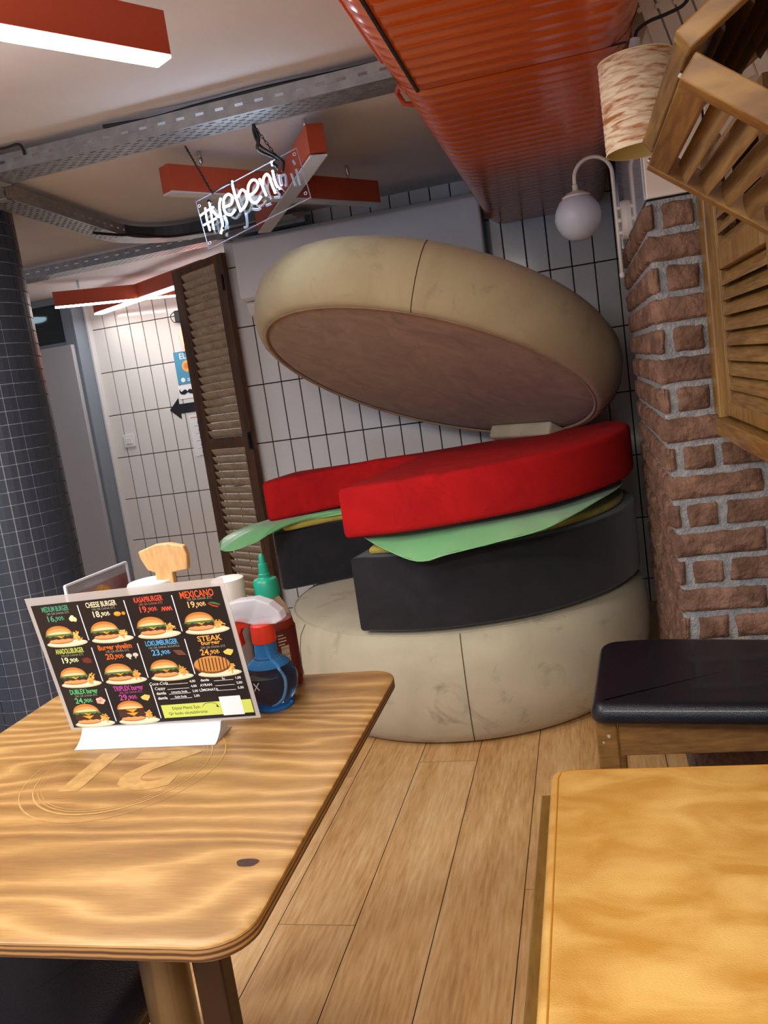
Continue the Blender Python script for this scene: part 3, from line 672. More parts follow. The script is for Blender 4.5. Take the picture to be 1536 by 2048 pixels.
M_patty = suede('charcoal_suede', '#1d1c20', '#262428', None, s=6, sheen=.25)
M_tom = suede('red_velvet', '#a51015', '#b81717', '#820c11', s=5, sheen=.0)
M_cheese = suede('mustard_suede', '#a8963f', '#b6a54d', None, s=8)
M_seam = mat('seam_shadow_thread', '#4a3d2c', .95)
M_sat = mat('green_satin', '#74bf7c', .34, col2='#88cb8a', nscale=4, sheen=.3, coat=.15)
CX, CY, RR = -.545, 3.24, .70
def burger():
    t = thing('bun_cushion', 'beige suede bottom bun cushion resting on the plank floor', 'cushion', (CX, CY, 0))
    prof = [(0, .003), (.60, .003), (.635, .012), (.665, .05), (.690, .11), (.705, .18), (.710, .25), (.706, .31), (.695, .36), (.672, .395), (.640, .410), (.5, .417), (0, .420)]
    mb = MB(); mb.lathe(prof, 128, (CX, CY, 0), cap=False); mb.build('bun_body', M_bun, t, smooth=True)
    mb = MB(); mb.tube([(CX+.668*math.cos(2*PI*i/96), CY+.668*math.sin(2*PI*i/96), .3985) for i in range(96)], .0032, 8, closed=True); mb.build('piping', M_bun, t, smooth=True)
    for az in (-82.5, 40, 160, -140):
        a = math.radians(az); mb = MB(); mb.tube([(CX+(r+.0004)*math.cos(a), CY+(r+.0004)*math.sin(a), z) for r, z in prof[2:10]], .0016, 6); mb.build('seam', M_seam, t, smooth=True)
    # pac-man outline used by the filling cushions: an arc with an angular bite towards the table
    def outline(r, a0=-110.5, a1=180.5, inset=0):
        a1 -= 5.5
        P = [(CX+r*math.cos(math.radians(a0+(a1-a0)*i/90)), CY+r*math.sin(math.radians(a0+(a1-a0)*i/90))) for i in range(91)]
        k_ = r/.70; P += [(CX-.698*k_, 3.268), (CX-.690*k_, 3.246), (CX-.672*k_, 3.238), (CX-.645*k_, 3.247)]
        P += [(-1.05, 3.345+inset), (-.87+inset, 3.42+inset), (-.72+inset, 3.36+inset), (-.66+inset, 3.25), (-.72+inset, 2.93)]
        Q = []
        for x, y in P:
            f = min(1, max(0, (CX-x-.30)/.38)); Q.append((x-(.075*f*f*(3-2*f))*(r/.7)**2, y))
        return Q
    def soft(name, label, cat, r, z0, z1, m, part, rad=.018, tilt=0, a0=-110.5, a1=180.5, seams=()):
        t = thing(name, label, cat, (CX, CY, z0)); mb = MB(); pr = []
        for k in range(5): a = PI/2*k/4; pr.append((rad*(1-math.sin(a)), z0+rad*(1-math.cos(a))))
        for k in range(5): a = PI/2*k/4; pr.append((rad*(1-math.cos(a)), z1-rad*(1-math.sin(a))))
        mb.slab(outline(r, a0, a1), pr)
        mb.v = [Vector((p.x, p.y, p.z+tilt*(p.x-CX)+.004*noise.noise(Vector((p.x*3, p.y*3, p.z*2)))-(.10*max(0, p.y-3.50) if p.z > .8 else 0))) for p in mb.v]
        o = mb.build(part, m, t, smooth=True, auto=50)
        return t, o
    t, o = soft('patty_cushion', 'charcoal suede patty cushion lying on the bottom bun', 'cushion', .692, .421, .670, M_patty, 'patty_body', rad=.012)
    t, o = soft('cheese_cushion', 'thin mustard yellow cushion lying on the charcoal patty', 'cushion', .655, .672, .698, M_cheese, 'cheese_body', rad=.014, a0=-106, a1=181.5)
    t, o = soft('tomato_cushion', 'thick red velvet tomato cushion on top of the green leaf', 'cushion', .702, .747, .915, M_tom, 'tomato_body', rad=.02, tilt=.040)
    # lettuce: satin pad with corner flaps hanging over the rim
    t = thing('lettuce_cushion', 'shiny green satin lettuce pad with pointed flaps poking out under the red cushion', 'cushion', (CX, CY, .72))
    def pad(top, name, zc):
        """top: list of (x,y,z) outer rim points; fan to centre with puffed thickness"""
        n = len(top); c = Vector((sum(p[0] for p in top)/n, sum(p[1] for p in top)/n, zc)); P = cr(top+[top[0]], 5)[:-1]; n = len(P); rings = []
        vs = []; fs = []
        K = 7
        for side in (1, -1):
            for k in range(K+1):
                f = k/K; th = .011*math.sqrt(max(0, 1-(1-f)**2))
                for i, p in enumerate(P):
                    q = Vector(p).lerp(c, f*.96); 
                    zz = Vector(p).z+(c.z-Vector(p).z)*min(1, (f*2.6))
                    wr = .0035*math.sin(i*.9)*max(0, 1-f*2)
                    vs.append((q.x, q.y, zz+side*th+wr))
        m = K+1
        for k in range(K):
            for i in range(n):
                j = (i+1) % n; fs.append((k*n+i, k*n+j, (k+1)*n+j, (k+1)*n+i)); o = m*n; fs.append((o+k*n+i, o+(k+1)*n+i, o+(k+1)*n+j, o+k*n+j))
        fs.append([K*n+i for i in range(n)]); fs.append([m*n+K*n+i for i in range(n)][::-1])
        mb = MB(); mb.add(vs, fs); bmo = mb.build(name, M_sat, t, smooth=True)
        mb = MB(); mb.tube([Vector(p) for p in P], .0022, 6, closed=True); mb.build('hem_piping', M_sat, t, smooth=True)
    pad([(-.735, 2.62, .728), (-.66, 2.54, .705), (-.540, 2.47, .668), (-.44, 2.465, .682), (-.30, 2.485, .700), (-.17, 2.52, .715), (-.09, 2.59, .730), (.0, 2.77, .740), (.10, 3.05, .748), (.06, 3.35, .745), (-.2, 3.6, .738), (-.45, 3.5, .73), (-.60, 3.2, .728), (-.66, 2.9, .726)], 'leaf_front_flap', .729)
    pad([(-1.30, 3.06, .672), (-1.39, 3.02, .655), (-1.455, 3.05, .660), (-1.475, 3.14, .685), (-1.42, 3.30, .702), (-1.25, 3.5, .706), (-1.0, 3.62, .708), (-.80, 3.6, .710), (-.80, 3.46, .712), (-.90, 3.41, .712), (-1.04, 3.36, .711), (-1.16, 3.29, .708), (-1.24, 3.16, .700)], 'leaf_left_flap', .708)
    # raised lid
    N = Vector((.285, .356, .89)).normalized(); c = Vector((-.589, 3.365, 1.203))
    e1 = N.cross(Vector((0, 1, 0))).normalized(); e2 = N.cross(e1)
    F = Matrix(((e1.x, e2.x, N.x, c.x), (e1.y, e2.y, N.y, c.y), (e1.z, e2.z, N.z, c.z), (0, 0, 0, 1)))
    t = thing('top_bun_cushion', 'huge tan suede top bun tilted open above the filling like a lid', 'cushion', tuple(c))
    prof = [(.655, .004), (.672, -.002), (.690, .006), (.712, .035), (.730, .08), (.737, .13), (.732, .175), (.715, .215), (.685, .245), (.64, .262), (.55, .272), (.3, .278), (0, .28)]
    mb = MB(F); mb.lathe(prof, 128, cap=False); mb.build('lid_body', M_lid, t, smooth=True)
    mb = MB(F); mb.lathe([(0, .004), (.4, .001), (.60, .002), (.645, .004), (.662, .010)], 128, cap=False); mb.build('underside_panel', M_under, t, smooth=True)
    mb = MB(F); mb.tube([(.662*math.cos(2*PI*i/96), .662*math.sin(2*PI*i/96), .001) for i in range(96)], .0055, 8, closed=True); mb.build('piping', M_under, t, smooth=True)
    for k in range(4):
        a = SEAM0+k*PI/2; mb = MB(F); mb.tube([((r+.0003)*math.cos(a), (r+.0003)*math.sin(a), z) for r, z in prof[1:10]], .0016, 6); mb.build('seam', M_seam, t, smooth=True)
    mb = MB(F); 
    low = Vector((-e1.z, -e2.z)); low = low.normalized() if low.length else low
    a = math.atan2(low.y, low.x)
    mb.M = F @ Matrix.Rotation(a, 4, 'Z'); mb.box((.53, -.20, -.062), (.66, .15, -.001)); mb.build('hinge_block', M_bun, t, bevel=.012, bseg=3)
SEAM0 = math.radians(91)
burger()

# ------------------------------------------------------------------ globe wall lamp
t = thing('globe_sconce', 'cream wall lamp with an unlit white glass globe hanging from a crook arm', 'wall lamp', (.19, 2.9, 1.61))
mb = MB(); mb.lathe([(.006, -.074), (.03, -.0705), (.055, -.05), (.069, -.025), (.074, 0), (.069, .026), (.055, .050), (.04, .063)], 40, (.046, 2.9, 1.648)); mb.build('glass_globe', mat('frosted_white_glass', '#b9bcc6', .35), t, smooth=True)
mb = MB(); mb.lathe([(.043, .060), (.045, .064), (.030, .074), (.012, .080), (.009, .084), (.009, .098), (.006, .10)], 32, (.046, 2.9, 1.648)); mb.build('globe_cap', M_wmet, t, smooth=True, auto=40)
mb = MB(); mb.tube([(.046, 2.9, 1.742)]+[(.1045-.0585*math.cos(PI*i/16), 2.9, 1.763+.0585*math.sin(PI*i/16)) for i in range(17)]+[(.1635, 2.9, 1.60), (.1640, 2.9, 1.448)], .0062, 12); mb.build('crook_arm', M_wmet, t, smooth=True)
mb = MB(); mb.lathe([(.003, -.010), (.008, -.007), (.0095, 0), (.008, .006), (.0062, .010)], 20, (.164, 2.9, 1.446)); mb.build('finial', M_wmet, t, smooth=True)
for z in (1.652, 1.576): mb = MB(); mb.tube([(.163, 2.9, z), (.180, 2.9, z)], .0065, 10); mb.build('stand_off_peg', M_wmet, t, smooth=True, auto=40)
mb = MB(); mb.lathe([(.005, .166), (.0075, .168), (.0075, .173), (.004, .178)], 12, (0, 2.9, 1.614), ax='x'); mb.build('thumb_screw', M_wmet, t, smooth=True)
mb = MB(); mb.lathe([(.054, .176), (.059, .178), (.060, .1965), (.054, .1975)], 40, (0, 2.9, 1.613), ax='x'); mb.build('wall_rose', M_wmet, t, smooth=True, auto=40)
# ------------------------------------------------------------------ honey wood louvre panels, lattice lamp
M_honey = wood('honey_stained_pine', '#4c3417', '#785527', '#997439', scale=5, stretch=(8, .55, 8), rough=.38, wdist=4, fine=24, wave=False, coat=.15)
M_honeyv = wood('honey_stained_pine_upright', '#503818', '#7e5a28', '#a07838', scale=5, stretch=(8, 8, .5), rough=.38, wdist=4, fine=24, wave=False, coat=.15)
M_honeys = wood('honey_stained_pine_sloping', '#4c3417', '#785527', '#997439', scale=4, stretch=(1.0, 8, 3.2), rough=.38, wdist=4, fine=16, wave=False, coat=.15)
M_dkh = wood('shaded_dark_stain', '#2a1a10', '#3d2716', '#553820', scale=5, stretch=(5, 1.1, 5), rough=.45, wdist=4, fine=30, wave=False)  # stained wood with the shade among the slats put into its colour
t = thing('folding_louvre_panel', 'honey brown louvred panel sloping down to the right, overhead at the right edge', 'louvred panel', (.22, 1.22, 1.44))
F = Matrix(((0, .7902, -.6129, .1415), (1, 0, 0, .995), (0, -.6129, -.7902, 1.498), (0, 0, 0, 1)))
louvre(t, F, .455, .50, .030, .030, [(0, .034), (.466, .50)], .0362, .036, math.radians(48), M_honey, M_honey, M_st=M_honeys)
for yy in (.02, .435): mb = MB(F); mb.tube([(yy, -.004, .006), (yy, -.001, .006)], .004, 10); mb.build('hinge_screw', M_chrome, t, smooth=True, auto=40)
t = thing('folding_louvre_panel', 'dark undersided louvred panel rising to the right at the top right corner', 'louvred panel', (.30, 1.22, 1.63))
F = Matrix(((0, .8387, .5446, .1375), (1, 0, 0, .985), (0, .5446, -.8387, 1.520), (0, 0, 0, 1)))
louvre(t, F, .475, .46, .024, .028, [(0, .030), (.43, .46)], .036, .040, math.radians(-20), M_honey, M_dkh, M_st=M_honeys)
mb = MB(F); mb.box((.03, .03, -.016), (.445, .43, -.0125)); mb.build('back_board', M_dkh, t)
t = thing('louvred_window_shutter', 'honey brown louvred window shutter standing out beside the brick pillar', 'window shutter', (.33, 1.8, 1.0))
F = Matrix(((0, 0, -1, .325), (-1, 0, 0, 2.035), (0, 1, 0, 1.035), (0, 0, 0, 1)))
louvre(t, F, .572, .56, .028, .034, [(0, .030), (.318, .362), (.52, .56)], .0325, .042, math.radians(-60), M_honeyv, M_honey, stile2=.055, inner_bead=.004)
mb = MB(); mb.box((.296, 2.040, 1.03), (.345, 2.062, 1.64)); mb.box((.306, 2.062, 1.03), (.35, 2.19, 1.64)); mb.build('outer_jamb', M_honeyv, t, bevel=.003)
mb = MB(); mb.box((.362, 1.47, 1.03), (.366, 2.04, 1.64)); mb.build('slat_gap_shade', M_dkh, t)  # added dark sheet that paints in the shade between the slats
mb = MB(); mb.box((.290, 1.462, .992), (.36, 2.064, 1.030)); mb.build('sill_board', M_honey, t, bevel=.003)

t = thing('accordion_lamp_bracket', 'pale wooden accordion lattice bracket folded above the woven lamp shade', 'lattice bracket', (.27, 2.1, 1.92))
M_lath = mat('pale_whitewashed_lath', '#cdbfab', .6, col2='#d8cab5', nscale=20)
for k in range(6):
    x = .228+.0365*k; mb = MB(); mb.beam((x-.030, 2.096, 2.035), (x+.045, 2.096, 1.775-.006*k), .030, .009, up=(0, 1, 0)); mb.build('lath', M_lath, t, bevel=.0015)
for k in range(5):
    x = .215+.0375*k; mb = MB(); mb.beam((x+.10, 2.107, 2.085), (x-.01, 2.107, 1.83), .030, .009, up=(0, 1, 0)); mb.build('lath', M_lath, t, bevel=.0015)
    mb = MB(); mb.tube([(x-.008, 2.092, 1.935), (x-.008, 2.086, 1.935)], .005, 10); mb.build('peg', M_lath, t, smooth=True, auto=40)
t = thing('woven_lamp_shade', 'cream and brown bark-patterned cylinder lamp shade hanging on a black cord', 'lamp shade', (.176, 1.95, 1.7))
mb = MB(); R0 = .0745
vs = []; fs = []; na, nz = 160, 60
for j in range(nz+1):
    z = 1.618+.180*j/nz
    for i in range(na):
        a = 2*PI*i/na; col = math.floor(a*14/(2*PI)); ph = noise.noise(Vector((col*3.1, 0, 0)))*9
        b = .0011*(math.sin(z*520+ph+3*noise.noise(Vector((a*5, z*30, 1)))))*(1 if .02 < j/nz < .98 else 0)
        r = R0+b; vs.append((.176+r*math.cos(a), 1.95+r*math.sin(a), z))
for j in range(nz):
    for i in range(na): fs.append((j*na+i, j*na+(i+1) % na, (j+1)*na+(i+1) % na, (j+1)*na+i))
mb.add(vs, fs)
M_shade = mat('bark_paper', '#a8642c', .7, col2='#ead8b6', nscale=17, stretch=(1.0, 1.0, 6.5), dist=.9, lo=.34, hi=.56, detail=10)
mb.build('shade_wall', M_shade, t, smooth=True)
mb = MB(); mb.lathe([(R0-.0015, 1.6175), (R0-.0015, 1.798)], 80, (.176, 1.95, 0), cap=False); mb.build('shade_lining', mat('cream_lining', '#d3c27e', .7), t, smooth=True)
for z in (1.6185, 1.7975): mb = MB(); mb.tube([(.176+R0*math.cos(2*PI*i/64), 1.95+R0*math.sin(2*PI*i/64), z) for i in range(64)], .0014, 6, closed=True); mb.build('rim_band', mat('cream_rim', '#eadcb8', .6), t, smooth=True)
mb = MB(); mb.tube([(.176, 1.95, 1.745), (.176, 1.95, 1.818)], [.014, .012], 16); mb.build('lamp_holder', M_black, t, smooth=True, auto=40)
mb = MB(); mb.tube([(.177, 1.95, 1.818), (.180, 1.95, 1.836)], [.0125, .010], 16); mb.build('holder_collar', M_wmet, t, smooth=True, auto=40)
for a in range(3):
    an = a*2*PI/3; mb = MB(); mb.tube([(.176, 1.95, 1.79), (.176+R0*math.cos(an), 1.95+R0*math.sin(an), 1.795)], .0012, 6); mb.build('spider_wire', M_wmet, t)
mb = MB(); mb.tube(cr([(.180, 1.95, 1.836), (.187, 1.955, 1.853), (.213, 1.965, 1.868), (.250, 1.97, 1.876), (.285, 1.97, 1.888), (.305, 1.97, 1.925), (.315, 2.0, 2.0), (.31, 2.02, CEIL)]), .0036, 10); mb.build('cord', M_black, t, smooth=True)

# ------------------------------------------------------------------ the near table
def table_wood():
    m = bpy.data.materials.new('lacquered_pine_ply'); m.use_nodes = True; nt = m.node_tree; N = nt.nodes; L = nt.links; b = N['Principled BSDF']
    b.inputs['Roughness'].default_value = .38
    tc = N.new('ShaderNodeTexCoord'); sp = N.new('ShaderNodeSeparateXYZ'); L.new(tc.outputs['Object'], sp.inputs[0])
    def noi(sc, st, det, dist=0):
        mp = N.new('ShaderNodeMapping'); mp.inputs['Scale'].default_value = st; L.new(tc.outputs['Object'], mp.inputs[0])
        n = N.new('ShaderNodeTexNoise'); n.inputs['Scale'].default_value = sc; n.inputs['Detail'].default_value = det; n.inputs['Distortion'].default_value = dist; L.new(mp.outputs[0], n.inputs['Vector']); return n.outputs['Fac']
    def ma(op, a, b_, c=None):
        k = N.new('ShaderNodeMath'); k.operation = op
        for i, x in enumerate((a, b_, c)):
            if x is None: continue
            if isinstance(x, (int, float)): k.inputs[i].default_value = x
            else: L.new(x, k.inputs[i])
        return k.outputs[0]
    big = noi(2.2, (.7, 2.2, 1), 2, .3); med = noi(13, (.6, 1.6, 1), 3); fine = noi(60, (.5, 6, 1), 4)
    ph = ma('ADD', ma('MULTIPLY', sp.outputs[1], 60.0), ma('ADD', ma('MULTIPLY', big, 15.0), ma('MULTIPLY', med, 1.5)))
    ring = ma('PINGPONG', ph, 1.0); ring = ma('POWER', ring, 1.6)
    broad = noi(3.5, (.7, 3.0, 1), 4, .5)
    v = ma('ADD', ma('MULTIPLY', ring, .26), ma('ADD', ma('MULTIPLY', broad, .62), ma('MULTIPLY', fine, .26)))
    r = N.new('ShaderNodeValToRGB'); e = r.color_ramp.elements; e[0].position = .26; e[1].position = .82
    e[0].color = (*hexc('#6e4a26'), 1); e[1].color = (*hexc('#c39c63'), 1); k = e.new(.54); k.color = (*hexc('#9a733f'), 1)
    L.new(v, r.inputs[0]); L.new(r.outputs[0], b.inputs['Base Color'])
    bp = N.new('ShaderNodeBump'); bp.inputs['Strength'].default_value = .25; bp.inputs['Distance'].default_value = .0008; L.new(v, bp.inputs['Height']); L.new(bp.outputs[0], b.inputs['Normal'])
    return m
M_top = table_wood()
def ply_edge():
    m = bpy.data.materials.new('plywood_edge'); m.use_nodes = True; nt = m.node_tree; N = nt.nodes; L = nt.links; b = N['Principled BSDF']; b.inputs['Roughness'].default_value = .4
    tc = N.new('ShaderNodeTexCoord'); sp = N.new('ShaderNodeSeparateXYZ'); L.new(tc.outputs['Object'], sp.inputs[0])
    n = N.new('ShaderNodeTexNoise'); n.inputs['Scale'].default_value = 30; L.new(tc.outputs['Object'], n.inputs['Vector'])
    a = N.new('ShaderNodeMath'); a.operation = 'MULTIPLY_ADD'; a.inputs[1].default_value = 330; L.new(sp.outputs[2], a.inputs[0])
    k = N.new('ShaderNodeMath'); k.operation = 'MULTIPLY'; k.inputs[1].default_value = .6; L.new(n.outputs['Fac'], k.inputs[0]); L.new(k.outputs[0], a.inputs[2])
    p = N.new('ShaderNodeMath'); p.operation = 'PINGPONG'; p.inputs[1].default_value = 1; L.new(a.outputs[0], p.inputs[0])
    r = N.new('ShaderNodeValToRGB'); r.color_ramp.elements[0].color = (*hexc('#3f2716'), 1); r.color_ramp.elements[1].color = (*hexc('#9a7043'), 1); r.color_ramp.elements[0].position = .25; r.color_ramp.elements[1].position = .8
    L.new(p.outputs[0], r.inputs[0]); L.new(r.outputs[0], b.inputs['Base Color']); return m
TZ = .735
t = thing('cafe_table', 'lacquered plywood table with rounded corners and an engraved number in the foreground', 'table', (-.675, .98, 0))
outl = rrect(-1.001, .634, -.351, 1.341, .048, 10)
mb = MB(); mb.slab(outl, [(.003, TZ-.0185), (.0, TZ-.016), (.0, TZ-.003)]); mb.build('plywood_core', ply_edge(), t, smooth=True, auto=40)
mb = MB(); mb.slab(outl, [(.0, TZ-.003), (.0005, TZ-.001), (.0022, TZ)]); tt = mb.build('tabletop', M_top, t, smooth=True, auto=40)
M_eng = mat('pale_engraving', '#b8935a', .35, col2='#a67f4a', nscale=60)
mb = MB(); put_text(mb, '21', -.682, 1.000, .155, TZ+.0004, rot=PI, fitw=.165, bold=.03); mb.build('engraved_number', M_eng, tt)
for r_, wd in ((.141, .0016), (.1225, .0022), (.1165, .0012), (.112, .0010)):
    mb = MB(); n = 96; vs = []; ph = r_*40
    for q in (0, 1):
        for i in range(n):
            a = 2*PI*i/n; rr = r_+wd*q*(1+.5*math.sin(2*a+ph))+.0012*math.sin(3*a+ph); vs.append((-.680+rr*math.cos(a), .999+rr*math.sin(a), TZ+.0004))
    mb.add(vs, [(i, (i+1) % n, n+(i+1) % n, n+i) for i in range(n)]); mb.build('engraved_ring', M_eng, tt)
mb = MB(); P = [(-.399+.0125*math.cos(2*PI*i/24)*(1+.1*math.sin(6*PI*i/24)), .768+.0085*math.sin(2*PI*i/24)*(1+.12*math.cos(4*PI*i/24)), TZ+.0003) for i in range(24)]
mb.add(P, [list(range(24))]); mb.build('knot', mat('dark_knot', '#43251f', .35, col2='#2a1518', nscale=200), tt)
M_brs = mat('brown_lacquered_leg', '#4f3a22', .3, col2='#5f482c', nscale=10, stretch=(1, 1, .1), coat=.3)
for x, y in ((-.545, .80), (-.955, 1.26)): mb = MB(); mb.lathe([(.026, .0), (.027, .02), (.0285, .715)], 32, (x, y, 0)); mb.build('leg', M_brs, t, smooth=True, auto=40)
mb = MB(); mb.box((-.975, 1.22, .690), (-.42, 1.30, .7162)); mb.build('apron', M_dkwood, t)
mb = MB(); mb.box((-.650, 1.02, 0), (-.602, 1.055, .7162)); mb.build('leg', mat('dark_red_brown_leg', '#3b2117', .4), t, bevel=.003)
# chair pushed under the table
t = thing('padded_chair', 'black padded chair seat pushed in under the near table at lower left', 'chair', (-.86, .77, 0))
M_leath = mat('black_leather', '#10131c', .30, bump=.5, bscale=420, coat=.15)
mb = MB(); pr = []
for k in range(5): a = PI/2*k/4; pr.append((.018*(1-math.sin(a)), .40+.018*(1-math.cos(a))))
for k in range(5): a = PI/2*k/4; pr.append((.03*(1-math.cos(a)), .452-.03*(1-math.sin(a))))
mb.slab(rrect(-1.07, .52, -.668, 1.16, .04), pr, fan=True); mb.build('seat', M_leath, t, smooth=True, auto=50)
mb = MB(); mb.box((-1.05, .54, .355), (-.70, 1.12, .399)); mb.build('seat_frame', M_dkwood, t, bevel=.003)
for x, y in ((-1.04, .56), (-.73, .56), (-1.04, 1.09), (-.73, 1.09)): mb = MB(); mb.tube([(x, y, .0), (x, y, .36)], [.014, .018], 12); mb.build('leg', M_dkwood, t, smooth=True)

# ------------------------------------------------------------------ menu stand
def menu():
    t = thing('menu_stand', 'black laminated burger menu card standing in a white curved holder on the table', 'menu', (-.669, 1.08, TZ))
    mb = MB(); prof = []
    for i in range(9):
        f = i/8; prof.append((1.066+.030*f+.004*math.sin(f*PI), TZ+.0005+.0225*f**1.35))
    back = [(1.200-y+1.0, z) for y, z in prof]
    loop = prof+[(y, z) for y, z in [(1.0985, TZ+.024)]]
    loop2 = [(2.197-y, z) for y, z in prof][::-1]
    P = prof+loop2; n = len(P)
    vs = [(-.806, y, z) for y, z in P]+[(-.571, y, z) for y, z in P]
    mb.add(vs, [list(range(n)), list(range(n, 2*n))[::-1]]+[(i, (i+1) % n, n+(i+1) % n, n+i) for i in range(n)])
    mb.build('curved_holder', mat('white_glossy_holder', '#c8cad0', .25), t, smooth=True, auto=50)
    F = frame((-.669, 1.079, .870), (.9999, .0057, .016), (-.0148, -.1695, .9854))
    s = 1 if (F.to_3x3() @ Vector((0, 0, 1))).y < 0 else -1
    sh = thing; 
    mb = MB(F); mb.box((-.160, -.114, -.0006), (.160, .114, .0002)); ms = mb.build('laminated_sheet', mat('clear_laminate', '#c9c2bc', .12, alpha=.55), t)
    W, Hh = .3065, .2115
    mb = MB(F @ Matrix.Translation((0, -.004, 0))); mb.prism(R(-W/2, -Hh/2, W/2, Hh/2), .0003, .0006); card = mb.build('printed_card', mat('black_print', '#16141a', .22), ms)
    cols = {}
    def cm(h):
        if h not in cols: cols[h] = mat('print_ink_'+h.strip('#'), h, .35)
        return cols[h]
    G = F @ Matrix.Translation((0, -.004, 0))
    layers = {}
    def poly(h, P, z):
        cm(h); k = h
        if k not in layers: layers[k] = MB(G)
        layers[k].add([(x, y, z) for x, y in P], [list(range(len(P)))])
    def text(h, body, x, y, size, fitw=None, shear=0, bold=.01):
        cm(h)
        if h not in layers: layers[h] = MB(G)
        put_text(layers[h], body, x, y, size, .00075, fitw=fitw, shear=shear, bold=bold)
    def burger_art(cx, cy, s=1, kind=0):
        z = .00064
        poly('#cfc7a4', circ(cx+.004, cy-.0165*s, .031*s, 24, ry=.0055*s), z)
        poly('#e9e0bf', circ(cx+.004, cy-.0158*s, .028*s, 24, ry=.0042*s), z+.00001)
        for i in range(20):
            a = random.uniform(0, 2*PI); q = random.uniform(0, .007); x = cx+.021*s+q*math.cos(a); y = cy-.0085*s+q*.9*math.sin(a); an = random.uniform(0, PI); l = .0042*s
            c, d = math.cos(an)*l, math.sin(an)*l; nx, ny = -math.sin(an)*.0009, math.cos(an)*.0009
            poly(random.choice(['#e2a24c', '#d08c38', '#efc06c']), [(x-c-nx, y-d-ny), (x+c-nx, y+d-ny), (x+c+nx, y+d+ny), (x-c+nx, y-d+ny)], z+.00002+i*1e-7)
        bx = cx-.004*s
        def ov(h, dx, dy, rx, ry, zz): poly(h, [(bx+(dx+rx*math.cos(2*PI*i/28))*s, cy+(dy+ry*math.sin(2*PI*i/28))*s) for i in range(28)], z+zz)
        if kind == 3:
            ov('#7b4a22', 0, -.004, .026, .0125, .00004); ov('#c98a45', 0, -.002, .025, .0115, .00005)
            for i in range(9):
                x = -.019+i*.0048; poly('#5d2f16', [(bx+(x)*s, cy-.012*s), (bx+(x+.0016)*s, cy-.012*s), (bx+(x+.003)*s, cy+.0065*s), (bx+(x+.0014)*s, cy+.0065*s)], z+.00006)
            return
        ov('#b8703a', 0, -.0125, .0185, .0042, .00004); ov('#dd9c62', 0, -.0118, .0178, .0030, .00005)
        n = 2 if kind in (1, 2) else 1
        for q in range(n):
            yy = -.0065+(.0055 if kind else 0)*q
            poly('#42251a', [(bx+(-.0195+.039*i/12)*s, cy+(yy-.0032+.0006*math.sin(i*2.1))*s) for i in range(13)]+[(bx+(.0195-.039*i/12)*s, cy+(yy+.0034)*s) for i in range(13)], z+.00006+q*2e-6)
            poly('#f0a030', [(bx-.008*s, cy+(yy+.0034)*s), (bx+.010*s, cy+(yy+.0034)*s), (bx+.002*s, cy+(yy-.0018)*s)], z+.00008+q*2e-6)
        top = -.0065+.0055*(n-1)+.0030
        if kind != 2: poly('#4f7a3e', [(bx+(-.0215+.043*i/16)*s, cy+(top-.0018+.0012*math.sin(i*1.9))*s) for i in range(17)]+[(bx+(.0205-.041*i/16)*s, cy+(top+.0022)*s) for i in range(17)], z+.00010)
        bt = top+.0012
        poly('#c77b38', [(bx+.0198*s*math.cos(PI*i/20), cy+(bt+.0125*math.sin(PI*i/20))*s) for i in range(21)], z+.00011)
        poly('#e0a15c', [(bx+.0180*s*math.cos(PI*i/20), cy+(bt+.0085*math.sin(PI*i/20))*s) for i in range(21)], z+.00012)
        poly('#f2cf9a', [(bx+.0165*s*math.cos(PI*i/20), cy+(bt+.0038*math.sin(PI*i/20))*s) for i in range(21)], z+.00013)
    def side(kind, x, y):
        z = .00066
        def ov(h, dx, dy, rx, ry, zz=0): poly(h, [(x+dx+rx*math.cos(2*PI*i/20), y+dy+ry*math.sin(2*PI*i/20)) for i in range(20)], z+zz)
        if kind == 'mayo': ov('#f0e2ae', -.002, -.001, .004, .004); ov('#e8d694', .003, -.002, .0035, .004, .00001); ov('#f8edc4', .0, .003, .003, .002, .00002)
        if kind == 'cheddar': ov('#d98a22', -.002, 0, .006, .0038); ov('#f0a93a', -.002, .001, .005, .0022, .00001); ov('#d98a22', .008, 0, .003, .0028, .00002)
        if kind == 'bacon': 
            for i in range(4): poly('#d8372c', [(x-.008+i*.004, y-.003), (x-.006+i*.004, y-.003), (x-.004+i*.004, y+.0035), (x-.006+i*.004, y+.0035)], z+i*1e-6); poly('#e86a55', [(x-.005+i*.004, y+.0035), (x-.004+i*.004, y+.0035), (x-.002+i*.004, y-.003), (x-.0035+i*.004, y-.003)], z+.00001+i*1e-6)
        if kind == 'chili': poly('#c8321f', [(x-.010, y+.003), (x-.004, y-.001), (x+.005, y-.004), (x+.003, y-.0055), (x-.005, y-.003), (x-.010, y+.001)], z); poly('#3e7a3c', [(x-.008, y+.004), (x, y+.003), (x+.008, y-.001), (x+.007, y-.0025), (x-.001, y+.0), (x-.008, y+.0025)], z+.00001)
        if kind == 'ham': poly('#6e2722', [(x-.007, y+.003), (x+.002, y+.005), (x+.008, y+.001), (x+.007, y-.005), (x-.001, y-.005), (x-.007, y-.003)], z)
        if kind == 'mush': ov('#cfc4b4', -.005, .0015, .005, .0035); poly('#cfc4b4', [(x-.006, y), (x-.003, y), (x-.003, y-.005), (x-.006, y-.004)], z+.00001); ov('#cfc4b4', .006, .002, .0045, .0033, .00001); poly('#b8ab9a', [(x+.004, y), (x+.007, y), (x+.006, y-.004), (x+.004, y-.004)], z+.00002)
